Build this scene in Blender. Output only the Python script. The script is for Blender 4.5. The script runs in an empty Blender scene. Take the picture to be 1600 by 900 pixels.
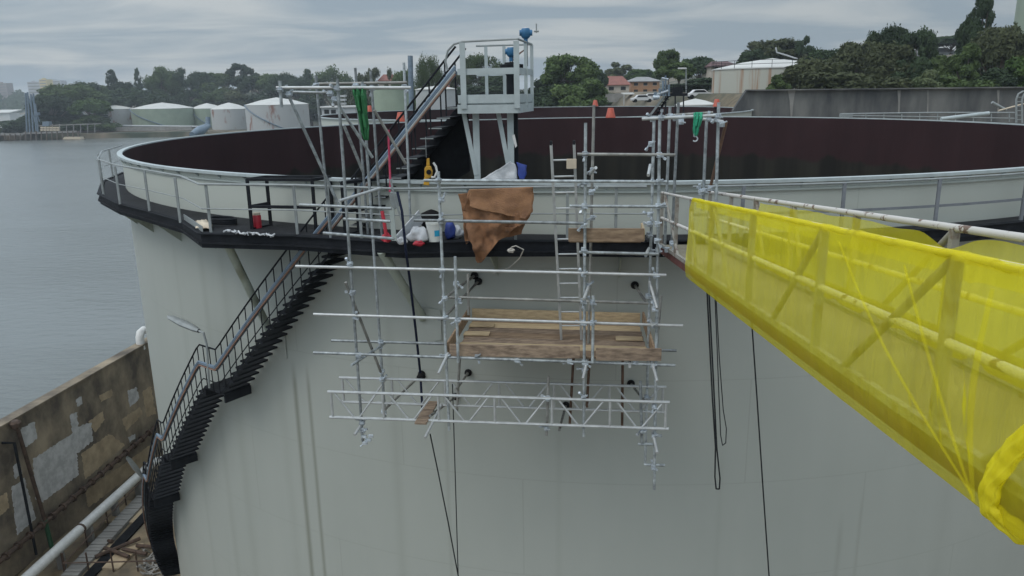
import bpy, bmesh, math, random
import numpy as np
from mathutils import Vector, Matrix, noise as mnoise
R_ = math.radians
random.seed(7)
scene = bpy.context.scene
COL = scene.collection

# ------------------------------------------------------------------ camera
F = 1200.0
PITCH, ROLL = R_(14.39), R_(0.967)
EYE = Vector((0, 0, 20.3))
cp, sp, cr, sr = math.cos(PITCH), math.sin(PITCH), math.cos(ROLL), math.sin(ROLL)
right = Vector((cr, -sp * sr, -cp * sr))
up = Vector((sr, sp * cr, cp * cr))
fwd = Vector((0, cp, -sp))
cam = bpy.data.cameras.new('camera')
camo = bpy.data.objects.new('camera', cam)
COL.objects.link(camo)
camo.matrix_world = Matrix(((right.x, up.x, -fwd.x, EYE.x), (right.y, up.y, -fwd.y, EYE.y), (right.z, up.z, -fwd.z, EYE.z), (0, 0, 0, 1)))
cam.sensor_fit = 'HORIZONTAL'
cam.sensor_width = 36.0
cam.lens = F / 1600 * 36
cam.clip_start = 0.05
cam.clip_end = 9000
scene.camera = camo

# ------------------------------------------------------------------ sky, sun, exposure
SUN_EL, SUN_AZ = R_(58), R_(-40)
w = bpy.data.worlds.new('World')
scene.world = w
w.use_nodes = True
nt = w.node_tree
N, L = nt.nodes, nt.links
N.clear()
out = N.new('ShaderNodeOutputWorld')
bg = N.new('ShaderNodeBackground')
bg.inputs['Strength'].default_value = 0.1
sky = N.new('ShaderNodeTexSky')
sky.sky_type = 'NISHITA'
sky.sun_disc = False
sky.sun_elevation = SUN_EL
sky.sun_rotation = R_(-40)
sky.dust_density = 2.0
tc = N.new('ShaderNodeTexCoord')
sep = N.new('ShaderNodeSeparateXYZ')
L.new(tc.outputs['Generated'], sep.inputs[0])
# flat cloud deck: direction / (z + k) spreads the streaks towards the horizon
addz = N.new('ShaderNodeMath'); addz.operation = 'ADD'; addz.inputs[1].default_value = 0.10
L.new(sep.outputs['Z'], addz.inputs[0])
mx = N.new('ShaderNodeMath'); mx.operation = 'MAXIMUM'; mx.inputs[1].default_value = 0.05
L.new(addz.outputs[0], mx.inputs[0])
dv = N.new('ShaderNodeVectorMath'); dv.operation = 'DIVIDE'
cmb = N.new('ShaderNodeCombineXYZ')
for k in range(3): L.new(mx.outputs[0], cmb.inputs[k])
L.new(tc.outputs['Generated'], dv.inputs[0]); L.new(cmb.outputs[0], dv.inputs[1])
mp = N.new('ShaderNodeMapping'); mp.inputs['Scale'].default_value = (0.42, 0.66, 0.0); mp.inputs['Rotation'].default_value = (0, 0, R_(12))
L.new(dv.outputs[0], mp.inputs['Vector'])
n1 = N.new('ShaderNodeTexNoise'); n1.inputs['Scale'].default_value = 1.35; n1.inputs['Detail'].default_value = 7; n1.inputs['Roughness'].default_value = 0.52; n1.inputs['Distortion'].default_value = 0.5
L.new(mp.outputs[0], n1.inputs['Vector'])
ramp = N.new('ShaderNodeValToRGB')
ramp.color_ramp.elements[0].position = 0.42; ramp.color_ramp.elements[0].color = (3.05, 3.75, 4.4, 1)
ramp.color_ramp.elements[1].position = 0.59; ramp.color_ramp.elements[1].color = (5.15, 5.5, 5.65, 1)
L.new(n1.outputs['Fac'], ramp.inputs[0])
mixc = N.new('ShaderNodeMixRGB'); mixc.inputs['Fac'].default_value = 0.88
L.new(sky.outputs[0], mixc.inputs[1]); L.new(ramp.outputs[0], mixc.inputs[2])
# overcast: brighter overhead than low down
lowz = N.new('ShaderNodeMapRange'); lowz.inputs[1].default_value = 0.0; lowz.inputs[1].default_value = 0.12; lowz.inputs[2].default_value = 0.45; lowz.inputs[3].default_value = 0.80; lowz.inputs[4].default_value = 2.05
L.new(sep.outputs['Z'], lowz.inputs[0])
xl = N.new('ShaderNodeMapRange'); xl.inputs[1].default_value = -0.6; xl.inputs[2].default_value = 0.6; xl.inputs[3].default_value = 1.10; xl.inputs[4].default_value = 0.90
L.new(sep.outputs['X'], xl.inputs[0])
mm = N.new('ShaderNodeMath'); mm.operation = 'MULTIPLY'; L.new(lowz.outputs[0], mm.inputs[0]); L.new(xl.outputs[0], mm.inputs[1])
vs_ = N.new('ShaderNodeVectorMath'); vs_.operation = 'SCALE'; L.new(mixc.outputs[0], vs_.inputs[0]); L.new(mm.outputs[0], vs_.inputs['Scale'])
L.new(vs_.outputs[0], bg.inputs['Color']); L.new(bg.outputs[0], out.inputs['Surface'])

sun = bpy.data.lights.new('sun', 'SUN')
sun.energy = 0.75; sun.angle = R_(25); sun.color = (1.0, 0.96, 0.9)
suno = bpy.data.objects.new('sun', sun); COL.objects.link(suno)
sd = Vector((math.sin(SUN_AZ) * math.cos(SUN_EL), math.cos(SUN_AZ) * math.cos(SUN_EL), math.sin(SUN_EL)))
sd = Vector((-0.45, -0.35, 0.82)).normalized()
sky.sun_elevation = math.asin(sd.z)
sky.sun_rotation = math.atan2(sd.x, sd.y)
suno.rotation_euler = sd.to_track_quat('Z', 'Y').to_euler()
suno.location = (0, 0, 80)
scene.view_settings.view_transform = 'Standard'
scene.view_settings.look = 'None'
scene.view_settings.exposure = 0.28
scene.view_settings.gamma = 1
scene.view_settings.use_curve_mapping = False
scene.cycles.max_bounces = 8
scene.cycles.transparent_max_bounces = 24
scene.cycles.volume_bounces = 0

# ------------------------------------------------------------------ pixel helpers (1600x900 photograph)
def ray(x, y):
    u, v = (x - 800) / F, (y - 450) / F
    return right * u - up * v + fwd
def atz(x, y, z):
    d = ray(x, y); return EYE + d * ((z - EYE.z) / d.z)
def aty(x, y, Y):
    d = ray(x, y); return EYE + d * (Y / d.y)
TC = Vector((3.859, 33.714, 0)); TR = 18.504; RIM = 18.5; DECK = 17.45
def cyl(ang, rad, z):                       # point on the big tank: angle from the camera-facing side, radius offset
    a = R_(ang); r = TR + rad
    return Vector((TC.x + r * math.sin(a), TC.y - r * math.cos(a), z))
def atcyl(x, y, RR):
    d = ray(x, y); a = d.x ** 2 + d.y ** 2; b = -(d.x * TC.x + d.y * TC.y); c = TC.x ** 2 + TC.y ** 2 - RR * RR
    return EYE + d * ((-b - math.sqrt(max(b * b - a * c, 0))) / a)
def fr(x, y, off=0.0):                      # scaffold rows: vertical planes tangent to the tank
    d = ray(x, y); return EYE + d * ((13.2 - 0.1356 + off) / (d.y + 0.113 * d.x))
SE = Vector((1, -0.113, 0)).normalized()    # along the scaffold
SN = Vector((0.113, 1, 0)).normalized()     # towards the tank

# ------------------------------------------------------------------ mesh builder
def frame_of(d):
    d = d.normalized()
    a = Vector((0, 0, 1)) if abs(d.z) < 0.9 else Vector((1, 0, 0))
    s = d.cross(a).normalized(); return s, s.cross(d).normalized()
class MB:
    def __init__(s): s.v = []; s.f = []
    def tube(s, pts, r, n=8, r2=None, closed=False, cap=True):
        pts = [Vector(p) for p in pts]
        rings = []
        sx = None
        for i, p in enumerate(pts):
            a = pts[i - 1] if i > 0 else (pts[-1] if closed else p)
            b = pts[i + 1] if i < len(pts) - 1 else (pts[0] if closed else p)
            d = (b - a)
            if d.length < 1e-9: d = Vector((0, 0, 1))
            d.normalize()
            if sx is None: sx, sy = frame_of(d)
            else:
                sx = (sx - d * sx.dot(d)).normalized(); sy = sx.cross(d)
            rr = r if r2 is None else r + (r2 - r) * i / max(1, len(pts) - 1)
            if isinstance(r, (list, tuple)): rr = r[i]
            base = len(s.v)
            for k in range(n):
                t = 2 * math.pi * k / n
                s.v.append(p + sx * (rr * math.cos(t)) + sy * (rr * math.sin(t)))
            rings.append(base)
        m = len(rings)
        for i in range(m if closed else m - 1):
            a, b = rings[i], rings[(i + 1) % m]
            for k in range(n): s.f.append((a + k, a + (k + 1) % n, b + (k + 1) % n, b + k))
        if cap and not closed:
            s.f.append(tuple(rings[0] + k for k in reversed(range(n))))
            s.f.append(tuple(rings[-1] + k for k in range(n)))
        return s
    def box(s, c, size, ax=None):
        c = Vector(c); hx, hy, hz = (q / 2 for q in size)
        X, Y, Z = ax if ax else (Vector((1, 0, 0)), Vector((0, 1, 0)), Vector((0, 0, 1)))
        b = len(s.v)
        for dz in (-1, 1):
            for dy in (-1, 1):
                for dx in (-1, 1): s.v.append(c + X * (hx * dx) + Y * (hy * dy) + Z * (hz * dz))
        for q in ((0, 2, 3, 1), (4, 5, 7, 6), (0, 1, 5, 4), (2, 6, 7, 3), (0, 4, 6, 2), (1, 3, 7, 5)): s.f.append(tuple(b + k for k in q))
        return s
    def bar(s, p, q, wd, h, upv=(0, 0, 1)):  # rectangular bar between two points
        p, q = Vector(p), Vector(q); d = q - p; ln = d.length; X = d.normalized()
        U = Vector(upv); Y = U.cross(X)
        if Y.length < 1e-4: Y = Vector((0, 1, 0)).cross(X)
        Y.normalize(); Z = X.cross(Y)
        return s.box((p + q) / 2, (ln, wd, h), (X, Y, Z))
    def prism(s, pts, vec):
        pts = [Vector(p) for p in pts]; vec = Vector(vec); b = len(s.v); n = len(pts)
        s.v += pts + [p + vec for p in pts]
        s.f.append(tuple(b + k for k in reversed(range(n)))); s.f.append(tuple(b + n + k for k in range(n)))
        for k in range(n): s.f.append((b + k, b + (k + 1) % n, b + n + (k + 1) % n, b + n + k))
        return s
    def lathe(s, c, prof, n=24, a0=0, a1=360, axis=None):
        c = Vector(c); full = abs(a1 - a0) >= 359.9
        m = n if full else n + 1; b = len(s.v)
        for (r, z) in prof:
            for k in range(m):
                t = R_(a0 + (a1 - a0) * k / n)
                s.v.append(c + Vector((r * math.sin(t), -r * math.cos(t), z)))
        for i in range(len(prof) - 1):
            for k in range(n):
                k2 = (k + 1) % m
                s.f.append((b + i * m + k, b + i * m + k2, b + (i + 1) * m + k2, b + (i + 1) * m + k))
        return s
    def grid(s, rows):
        b = len(s.v); n = len(rows[0])
        for r in rows: s.v += [Vector(p) for p in r]
        for i in range(len(rows) - 1):
            for k in range(n - 1): s.f.append((b + i * n + k, b + i * n + k + 1, b + (i + 1) * n + k + 1, b + (i + 1) * n + k))
        return s
    def build(s, name, mat, parent=None, smooth=False, solid=0, bevel=0):
        o0 = Vector(parent['_o']) if parent is not None else None
        vs = s.v
        if parent is None:
            mn = [min(v[k] for v in vs) for k in range(3)]; mxx = [max(v[k] for v in vs) for k in range(3)]
            o0 = Vector(((mn[0] + mxx[0]) / 2, (mn[1] + mxx[1]) / 2, mn[2]))
        me = bpy.data.meshes.new(name)
        me.from_pydata([tuple(v - o0) for v in vs], [], s.f)
        me.update()
        ob = bpy.data.objects.new(name, me); COL.objects.link(ob)
        if mat: me.materials.append(mat)
        if smooth:
            me.polygons.foreach_set('use_smooth', [True] * len(me.polygons))
            try:
                if smooth != 'soft': me.set_sharp_from_angle(angle=R_(40))
            except Exception: pass
        if solid:
            md = ob.modifiers.new('solid', 'SOLIDIFY'); md.thickness = solid; md.offset = 0
        if bevel:
            md = ob.modifiers.new('bevel', 'BEVEL'); md.width = bevel; md.segments = 2; md.limit_method = 'ANGLE'
        ob['_o'] = tuple(o0)
        if parent is not None: ob.parent = parent
        else: ob.location = o0
        return ob
def tag(o, label, cat, group=None, kind=None):
    if label: o['label'] = label
    if cat: o['category'] = cat
    if group: o['group'] = group
    if kind: o['kind'] = kind
    return o
def thing(name, label, cat, loc, group=None):
    o = bpy.data.objects.new(name, None); COL.objects.link(o)
    o.empty_display_size = 0.3
    o.location = Vector(loc); o['_o'] = tuple(Vector(loc))
    return tag(o, label, cat, group)
def copy_tree(o, loc, rz=0, sc=None):
    r = o.copy(); COL.objects.link(r); r.location = loc; r.rotation_euler = (0, 0, rz)
    if sc: r.scale = sc
    for ch in o.children:
        c = ch.copy(); COL.objects.link(c); c.parent = r
        for g in ch.children:
            d = g.copy(); COL.objects.link(d); d.parent = c
    return r

# ------------------------------------------------------------------ materials
def mat(name, col, rough=0.6, metal=0.0, var=0.25, scale=3.0, col2=None, stretch=(1, 1, 1), bump=0.0, bscale=30, rand=0.0, detail=6, thr=(0.35, 0.7)):
    m = bpy.data.materials.new(name); m.use_nodes = True
    n, l = m.node_tree.nodes, m.node_tree.links
    b = n['Principled BSDF']; b.inputs['Roughness'].default_value = rough; b.inputs['Metallic'].default_value = metal
    t = n.new('ShaderNodeTexCoord'); mpn = n.new('ShaderNodeMapping'); mpn.inputs['Scale'].default_value = stretch
    l.new(t.outputs['Object'], mpn.inputs['Vector'])
    nz = n.new('ShaderNodeTexNoise'); nz.inputs['Scale'].default_value = scale; nz.inputs['Detail'].default_value = detail; nz.inputs['Roughness'].default_value = 0.6
    l.new(mpn.outputs[0], nz.inputs['Vector'])
    rp = n.new('ShaderNodeValToRGB'); rp.color_ramp.elements[0].position, rp.color_ramp.elements[1].position = thr
    c2 = col2 if col2 else tuple(min(1, c * (1 + var)) for c in col)
    c1 = col if col2 else tuple(c * (1 - var) for c in col)
    rp.color_ramp.elements[0].color = (*c1, 1); rp.color_ramp.elements[1].color = (*c2, 1)
    l.new(nz.outputs['Fac'], rp.inputs[0])
    last = rp.outputs[0]
    if rand:
        oi = n.new('ShaderNodeObjectInfo'); mr = n.new('ShaderNodeMapRange'); mr.inputs[3].default_value = 1 - rand; mr.inputs[4].default_value = 1 + rand
        l.new(oi.outputs['Random'], mr.inputs[0])
        hs = n.new('ShaderNodeHueSaturation'); l.new(mr.outputs[0], hs.inputs['Value']); l.new(last, hs.inputs['Color']); last = hs.outputs[0]
    l.new(last, b.inputs['Base Color'])
    if bump:
        nb = n.new('ShaderNodeTexNoise'); nb.inputs['Scale'].default_value = bscale; nb.inputs['Detail'].default_value = 4
        l.new(mpn.outputs[0], nb.inputs['Vector'])
        bp = n.new('ShaderNodeBump'); bp.inputs['Strength'].default_value = bump; bp.inputs['Distance'].default_value = 0.05
        l.new(nb.outputs['Fac'], bp.inputs['Height']); l.new(bp.outputs[0], b.inputs['Normal'])
    m['_last'] = 0
    return m
M = {}
M['galv'] = mat('galvanised', (0.312, 0.344, 0.356), 0.45, 0.35, 0.4, 9, rand=0.34)
M['galv_dull'] = mat('galvanised_dull', (0.240, 0.240, 0.224), 0.6, 0.35, 0.35, 5, rand=0.2)
M['alu'] = mat('aluminium', (0.444, 0.462, 0.462), 0.42, 0.35, 0.15, 6)
M['coupler'] = mat('coupler_zinc', (0.436, 0.483, 0.522), 0.4, 0.35, 0.35, 18, rand=0.25)
M['rust_tube'] = mat('rusty_tube', (0.12, 0.07, 0.045), 0.75, 0.2, 0.4, 6)
M['rail'] = mat('grey_rail_paint', (0.247, 0.270, 0.270), 0.5, 0.1, 0.15, 4)
M['grimy'] = mat('grimy_green_paint', (0.34, 0.38, 0.33), 0.6, 0, 0.2, 1.5, col2=(0.17, 0.18, 0.125), stretch=(1, 1, .6), thr=(.45, .7))
M['pale'] = mat('pale_green_paint', (0.375, 0.420, 0.398), 0.5, 0, 0.1, 2)
M['white_paint'] = mat('pale_blue_white_paint', (0.38, 0.43, 0.435), 0.45, 0, 0.12, 3)
M['black'] = mat('black_steel', (0.018, 0.02, 0.024), 0.5, 0.1, 0.3, 4)
M['deck'] = mat('dark_decking', (0.022, 0.023, 0.026), 0.7, 0, 0.35, 3, bump=0.3, bscale=25)
M['wood'] = mat('scaffold_timber', (0.363, 0.259, 0.165), 0.75, 0, 0.3, 3, col2=(0.15, 0.095, 0.06), stretch=(1, 5, 5), rand=0.25)
M['wood_pale'] = mat('pale_timber', (0.52, 0.41, 0.25), 0.75, 0, 0.2, 3, col2=(0.32, 0.24, 0.15), stretch=(1, 8, 8), rand=0.15)
M['wood_grey'] = mat('weathered_timber', (0.30, 0.225, 0.16), 0.8, 0, 0.3, 4, col2=(0.09, 0.062, 0.045), stretch=(1, 4, 4), rand=0.2)
M['rubber'] = mat('black_rubber', (0.012, 0.012, 0.013), 0.8, 0, 0.2, 6)
M['hessian'] = mat('brown_hessian', (0.300, 0.150, 0.074), 0.95, 0, 0.3, 3.5, col2=(0.11, 0.055, 0.03), bump=0.5, bscale=60)
M['hessian_tan'] = mat('tan_hessian', (0.347, 0.185, 0.095), 0.95, 0, 0.3, 3.5, col2=(0.20, 0.105, 0.06), bump=0.5, bscale=60)
M['green_net'] = mat('green_strap', (0.021, 0.140, 0.049), 0.8, 0, 0.5, 9, stretch=(6, 6, 1))
M['teal_net'] = mat('teal_strap', (0.02, 0.27, 0.15), 0.8, 0, 0.3, 9)
M['pink'] = mat('pink_sling', (0.413, 0.038, 0.090), 0.7, 0, 0.2, 9)
M['red'] = mat('red_plastic', (0.425, 0.017, 0.034), 0.45, 0, 0.2, 5)
M['orange'] = mat('orange_plastic', (0.408, 0.068, 0.034), 0.5, 0, 0.15, 5)
M['yellow_h'] = mat('yellow_paint', (0.50, 0.27, 0.02), 0.6, 0, 0.2, 6)
M['white_pl'] = mat('white_plastic', (0.578, 0.578, 0.561), 0.5, 0, 0.1, 6)
M['white_sheet'] = mat('white_sheet', (0.540, 0.558, 0.576), 0.6, 0, 0.15, 5, bump=0.4, bscale=7)
M['blue_sheet'] = mat('blue_sheet', (0.03, 0.06, 0.28), 0.6, 0, 0.3, 5)
M['cyan'] = mat('cyan_print', (0.02, 0.33, 0.55), 0.5, 0, 0.1, 5)
M['blue_dev'] = mat('blue_enamel', (0.02, 0.12, 0.25), 0.4, 0, 0.2, 5)
M['navy'] = mat('navy_hose', (0.012, 0.016, 0.035), 0.6, 0, 0.2, 5)
M['blue_cable'] = mat('blue_cable', (0.16, 0.22, 0.29), 0.5, 0, 0.2, 4)
M['orange_cable'] = mat('orange_cable', (0.22, 0.13, 0.095), 0.6, 0, 0.25, 4)
M['grey_rope'] = mat('pale_rope', (0.42, 0.40, 0.36), 0.9, 0, 0.25, 20)
M['dark_rope'] = mat('dark_rope', (0.02, 0.022, 0.024), 0.9, 0, 0.3, 20)
M['beige'] = mat('beige_cloth', (0.55, 0.47, 0.36), 0.9, 0, 0.15, 4)
M['bucket'] = mat('bucket_plastic', (0.62, 0.64, 0.61), 0.45, 0, 0.08, 4)
M['far_white'] = mat('far_white_tank', (0.416, 0.432, 0.440), 0.6, 0, 0.08, 0.3)
M['far_green'] = mat('far_green_tank', (0.264, 0.320, 0.248), 0.6, 0, 0.1, 0.3)
M['far_roof'] = mat('far_tank_roof', (0.510, 0.510, 0.484), 0.6, 0, 0.08, 0.3)
M['rusty_white'] = mat('rust_streaked_tank', (0.374, 0.381, 0.374), 0.65, 0, 0.1, 0.22, col2=(0.22, 0.11, 0.08), stretch=(1, 1, 0.35), thr=(0.57, 0.66))
M['rusty_tank'] = mat('rust_run_tank', (0.399, 0.399, 0.348), 0.65, 0, 0.1, 0.8, col2=(0.27, 0.115, 0.04), stretch=(1, 1, 0.05), thr=(0.5, 0.66))
M['conc'] = mat('stained_concrete', (0.038, 0.041, 0.045), 0.85, 0, 0.3, 0.3, col2=(0.165, 0.165, 0.155), stretch=(1, 1, 0.3), thr=(0.35, 0.65), bump=0.2, bscale=3)
M['conc_lt'] = mat('pale_concrete', (0.240, 0.232, 0.216), 0.85, 0, 0.2, 0.6)
M['bund'] = mat('bund_render', (0.085, 0.070, 0.055), 0.9, 0, 0.3, 0.55, col2=(0.33, 0.27, 0.19), stretch=(1, 1, 0.75), thr=(0.36, 0.66), bump=0.3, bscale=4)
M['render_white'] = mat('white_render_patch', (0.50, 0.50, 0.50), 0.9, 0, 0.2, 2.5, col2=(0.36, 0.36, 0.36), thr=(0.4, 0.6))
M['render_tan'] = mat('tan_render_patch', (0.37, 0.29, 0.19), 0.9, 0, 0.25, 1.6)
M['rusty'] = mat('rusty_steel', (0.085, 0.055, 0.04), 0.8, 0.2, 0.35, 4)
M['green_pipe'] = mat('green_pipe', (0.03, 0.10, 0.05), 0.6, 0, 0.2, 4)
M['roof_red'] = mat('red_roof_tiles', (0.22, 0.085, 0.065), 0.8, 0, 0.2, 0.8)
M['roof_dark'] = mat('dark_red_roof', (0.10, 0.05, 0.05), 0.8, 0, 0.2, 0.8)
M['roof_grey'] = mat('grey_roof', (0.25, 0.25, 0.25), 0.7, 0, 0.15, 0.6)
M['brick'] = mat('orange_brick', (0.36, 0.20, 0.11), 0.85, 0, 0.15, 1.5)
M['cream'] = mat('cream_wall', (0.45, 0.41, 0.35), 0.8, 0, 0.1, 1)
M['glass'] = mat('dark_window', (0.02, 0.022, 0.025), 0.15, 0, 0.2, 1)
M['apt'] = mat('apartment_grey', (0.45, 0.46, 0.48), 0.8, 0, 0.1, 0.1)
M['apt_y'] = mat('apartment_yellow', (0.62, 0.50, 0.24), 0.8, 0, 0.1, 0.1)
M['apt_b'] = mat('apartment_brown', (0.33, 0.29, 0.28), 0.8, 0, 0.1, 0.1)
M['post_grey'] = mat('blue_grey_paint', (0.17, 0.185, 0.205), 0.55, 0.1, 0.15, 4)
M['lead'] = mat('blue_grey_steel', (0.16, 0.21, 0.26), 0.5, 0.2, 0.2, 2)
M['bark'] = mat('bark', (0.13, 0.105, 0.085), 0.9, 0, 0.3, 2)
M['bridge'] = mat('chipped_white_paint', (0.52, 0.50, 0.47), 0.6, 0.1, 0.1, 6, col2=(0.15, 0.095, 0.07), thr=(0.585, 0.62))
M['bridge_dull'] = mat('weathered_bridge_steel', (0.26, 0.25, 0.22), 0.7, 0.1, 0.2, 7, col2=(0.14, 0.10, 0.075), thr=(0.5, 0.66))
M['grate'] = mat('grating_steel', (0.30, 0.27, 0.20), 0.7, 0.1, 0.15, 2)
M['bridge_red'] = mat('red_oxide_steel', (0.11, 0.035, 0.03), 0.7, 0.1, 0.35, 5)
M['interior'] = mat('maroon_lining', (0.034, 0.0165, 0.018), 0.75, 0, 0.22, 0.5, stretch=(1, 1, 0.25), bump=0.1, bscale=2)
M['car_w'] = mat('car_white', (0.6, 0.6, 0.6), 0.3, 0, 0.03, 1)
M['car_d'] = mat('car_dark', (0.06, 0.06, 0.07), 0.3, 0, 0.03, 1)
M['coal'] = mat('oily_black', (0.01, 0.011, 0.013), 0.6, 0, 0.4, 5)

def lining_band():
    m = M['interior']; n, l = m.node_tree.nodes, m.node_tree.links; b = n['Principled BSDF']
    geo = n.new('ShaderNodeNewGeometry'); mpn = n.new('ShaderNodeMapping'); mpn.inputs['Scale'].default_value = (1, 1, .02); l.new(geo.outputs['Position'], mpn.inputs['Vector'])
    nz = n.new('ShaderNodeTexNoise'); nz.inputs['Scale'].default_value = 1.1; nz.inputs['Detail'].default_value = 6; l.new(mpn.outputs[0], nz.inputs['Vector'])
    sx = n.new('ShaderNodeSeparateXYZ'); l.new(geo.outputs['Position'], sx.inputs[0])
    ad = n.new('ShaderNodeMath'); ad.operation = 'MULTIPLY_ADD'; ad.inputs[1].default_value = 1.2; l.new(nz.outputs['Fac'], ad.inputs[0]); l.new(sx.outputs['Z'], ad.inputs[2])
    mr = n.new('ShaderNodeMapRange'); mr.inputs[1].default_value = 16.6; mr.inputs[2].default_value = 16.8; l.new(ad.outputs[0], mr.inputs[0])
    rp = n.new('ShaderNodeValToRGB'); rp.color_ramp.elements[0].position = .4; rp.color_ramp.elements[0].color = (.014, .013, .011, 1); rp.color_ramp.elements[1].position = .75; rp.color_ramp.elements[1].color = (.036, .034, .026, 1); l.new(nz.outputs['Fac'], rp.inputs[0])
    mx_ = n.new('ShaderNodeMixRGB'); src = b.inputs['Base Color'].links[0].from_socket; l.new(mr.outputs[0], mx_.inputs[0]); l.new(rp.outputs[0], mx_.inputs[1]); l.new(src, mx_.inputs[2]); l.new(mx_.outputs[0], b.inputs['Base Color'])
lining_band()
for k_ in ('interior', 'black', 'deck', 'coal', 'rubber', 'navy', 'dark_rope'):
    M[k_].node_tree.nodes['Principled BSDF'].inputs['Specular IOR Level'].default_value = 0.12
    M[k_].node_tree.nodes['Principled BSDF'].inputs['Roughness'].default_value = 0.7
def nodes_of(m): return m.node_tree.nodes, m.node_tree.links, m.node_tree.nodes['Principled BSDF']
# painted shell of the big tank: faint vertical runs, plate seams, dirt runs below the brace pads
def shell_mat():
    m = bpy.data.materials.new('tank_shell_paint'); m.use_nodes = True
    n, l, b = nodes_of(m); b.inputs['Roughness'].default_value = 0.48
    geo = n.new('ShaderNodeNewGeometry')
    def mth(op, a, c=None, clamp=False):
        q = n.new('ShaderNodeMath'); q.operation = op; q.use_clamp = clamp
        for i, s_ in enumerate((a, c)):
            if s_ is None: continue
            if isinstance(s_, (int, float)): q.inputs[i].default_value = s_
            else: l.new(s_, q.inputs[i])
        return q.outputs[0]
    sepn = n.new('ShaderNodeSeparateXYZ'); l.new(geo.outputs['Position'], sepn.inputs[0])
    def nz(scale, st, det=6):
        mpn = n.new('ShaderNodeMapping'); mpn.inputs['Scale'].default_value = st; l.new(geo.outputs['Position'], mpn.inputs['Vector'])
        q = n.new('ShaderNodeTexNoise'); q.inputs['Scale'].default_value = scale; q.inputs['Detail'].default_value = det; l.new(mpn.outputs[0], q.inputs['Vector']); return q.outputs['Fac']
    runs = nz(1.6, (1, 1, 0.03)); blot = nz(0.25, (1, 1, 0.6)); fine = nz(6.0, (1, 1, 0.25))
    rp = n.new('ShaderNodeValToRGB'); rp.color_ramp.elements[0].position = 0.3; rp.color_ramp.elements[1].position = 0.72
    rp.color_ramp.elements[0].color = (0.325, 0.348, 0.318, 1); rp.color_ramp.elements[1].color = (0.380, 0.400, 0.368, 1)
    s1 = mth('ADD', mth('MULTIPLY', runs, 0.24), mth('MULTIPLY', blot, 0.64)); s1 = mth('ADD', s1, mth('MULTIPLY', fine, 0.12))
    l.new(s1, rp.inputs[0])
    z = sepn.outputs['Z']; x = sepn.outputs['X']; y = sepn.outputs['Y']
    # seams
    ph = mth('FRACT', mth('DIVIDE', mth('ADD', z, 0.28), 2.43)); hz = mth('LESS_THAN', ph, 0.008)
    angn = mth('ARCTAN2', mth('SUBTRACT', x, TC.x), mth('SUBTRACT', TC.y, y))
    course = mth('FLOOR', mth('DIVIDE', mth('ADD', z, 0.28), 2.43))
    pv = mth('FRACT', mth('ADD', mth('DIVIDE', angn, 0.42), mth('MULTIPLY', course, 0.37))); vs = mth('LESS_THAN', pv, 0.0035)
    seam = mth('MULTIPLY', mth('MAXIMUM', hz, vs), 0.15)
    # dirt runs under pads
    tot = seam
    for (a0, wdt, z0, amt) in ((-29.9, 0.0065, 14.1, 0.6), (-28.5, 0.005, 14.1, 0.5), (-17.0, 0.004, 15.3, 0.16), (-31.5, 0.012, 14.0, 0.08), (-40.2, 0.012, 17.0, 0.12), (-37.2, 0.015, 17.0, 0.10), (-45.0, 0.008, 17.0, 0.10), (-21, 0.010, 15.9, 0.12), (-9, 0.006, 13.6, 0.10), (11.0, 0.006, 11.0, 0.2), (12.5, 0.004, 11.6, 0.16), (2.0, 0.005, 13.0, 0.08), (20, 0.02, 12.0, 0.08)):
        d = mth('ABSOLUTE', mth('SUBTRACT', angn, R_(a0)))
        k = mth('SUBTRACT', 1.0, mth('DIVIDE', d, wdt), True)
        below = mth('MULTIPLY', mth('SUBTRACT', z0, z), 1.5, True)
        k = mth('MULTIPLY', mth('MULTIPLY', k, below), amt)
        tot = mth('MAXIMUM', tot, k)
    # darker upwards to the walkway ring, broken up by the runs noise
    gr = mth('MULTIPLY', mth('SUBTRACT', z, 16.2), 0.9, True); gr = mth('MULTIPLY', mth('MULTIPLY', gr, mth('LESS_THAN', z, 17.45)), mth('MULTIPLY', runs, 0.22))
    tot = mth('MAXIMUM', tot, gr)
    # short top course above the walkway: sky brightness painted in as a paler colour
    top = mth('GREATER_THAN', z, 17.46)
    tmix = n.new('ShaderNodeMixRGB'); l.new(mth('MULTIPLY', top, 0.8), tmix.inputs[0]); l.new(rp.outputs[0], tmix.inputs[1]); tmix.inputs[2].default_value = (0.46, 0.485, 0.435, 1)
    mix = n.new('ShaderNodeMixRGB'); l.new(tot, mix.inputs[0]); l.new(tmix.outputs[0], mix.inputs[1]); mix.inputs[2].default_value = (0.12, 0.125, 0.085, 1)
    l.new(mix.outputs[0], b.inputs['Base Color'])
    bp = n.new('ShaderNodeBump'); bp.inputs['Strength'].default_value = 0.25; bp.inputs['Distance'].default_value = 0.03
    l.new(mth('ADD', mth('MULTIPLY', seam, 3.0), mth('MULTIPLY', nz(0.7, (1, 1, 1), 2), 0.4)), bp.inputs['Height']); l.new(bp.outputs[0], b.inputs['Normal'])
    return m
M['shell'] = shell_mat()

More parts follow.
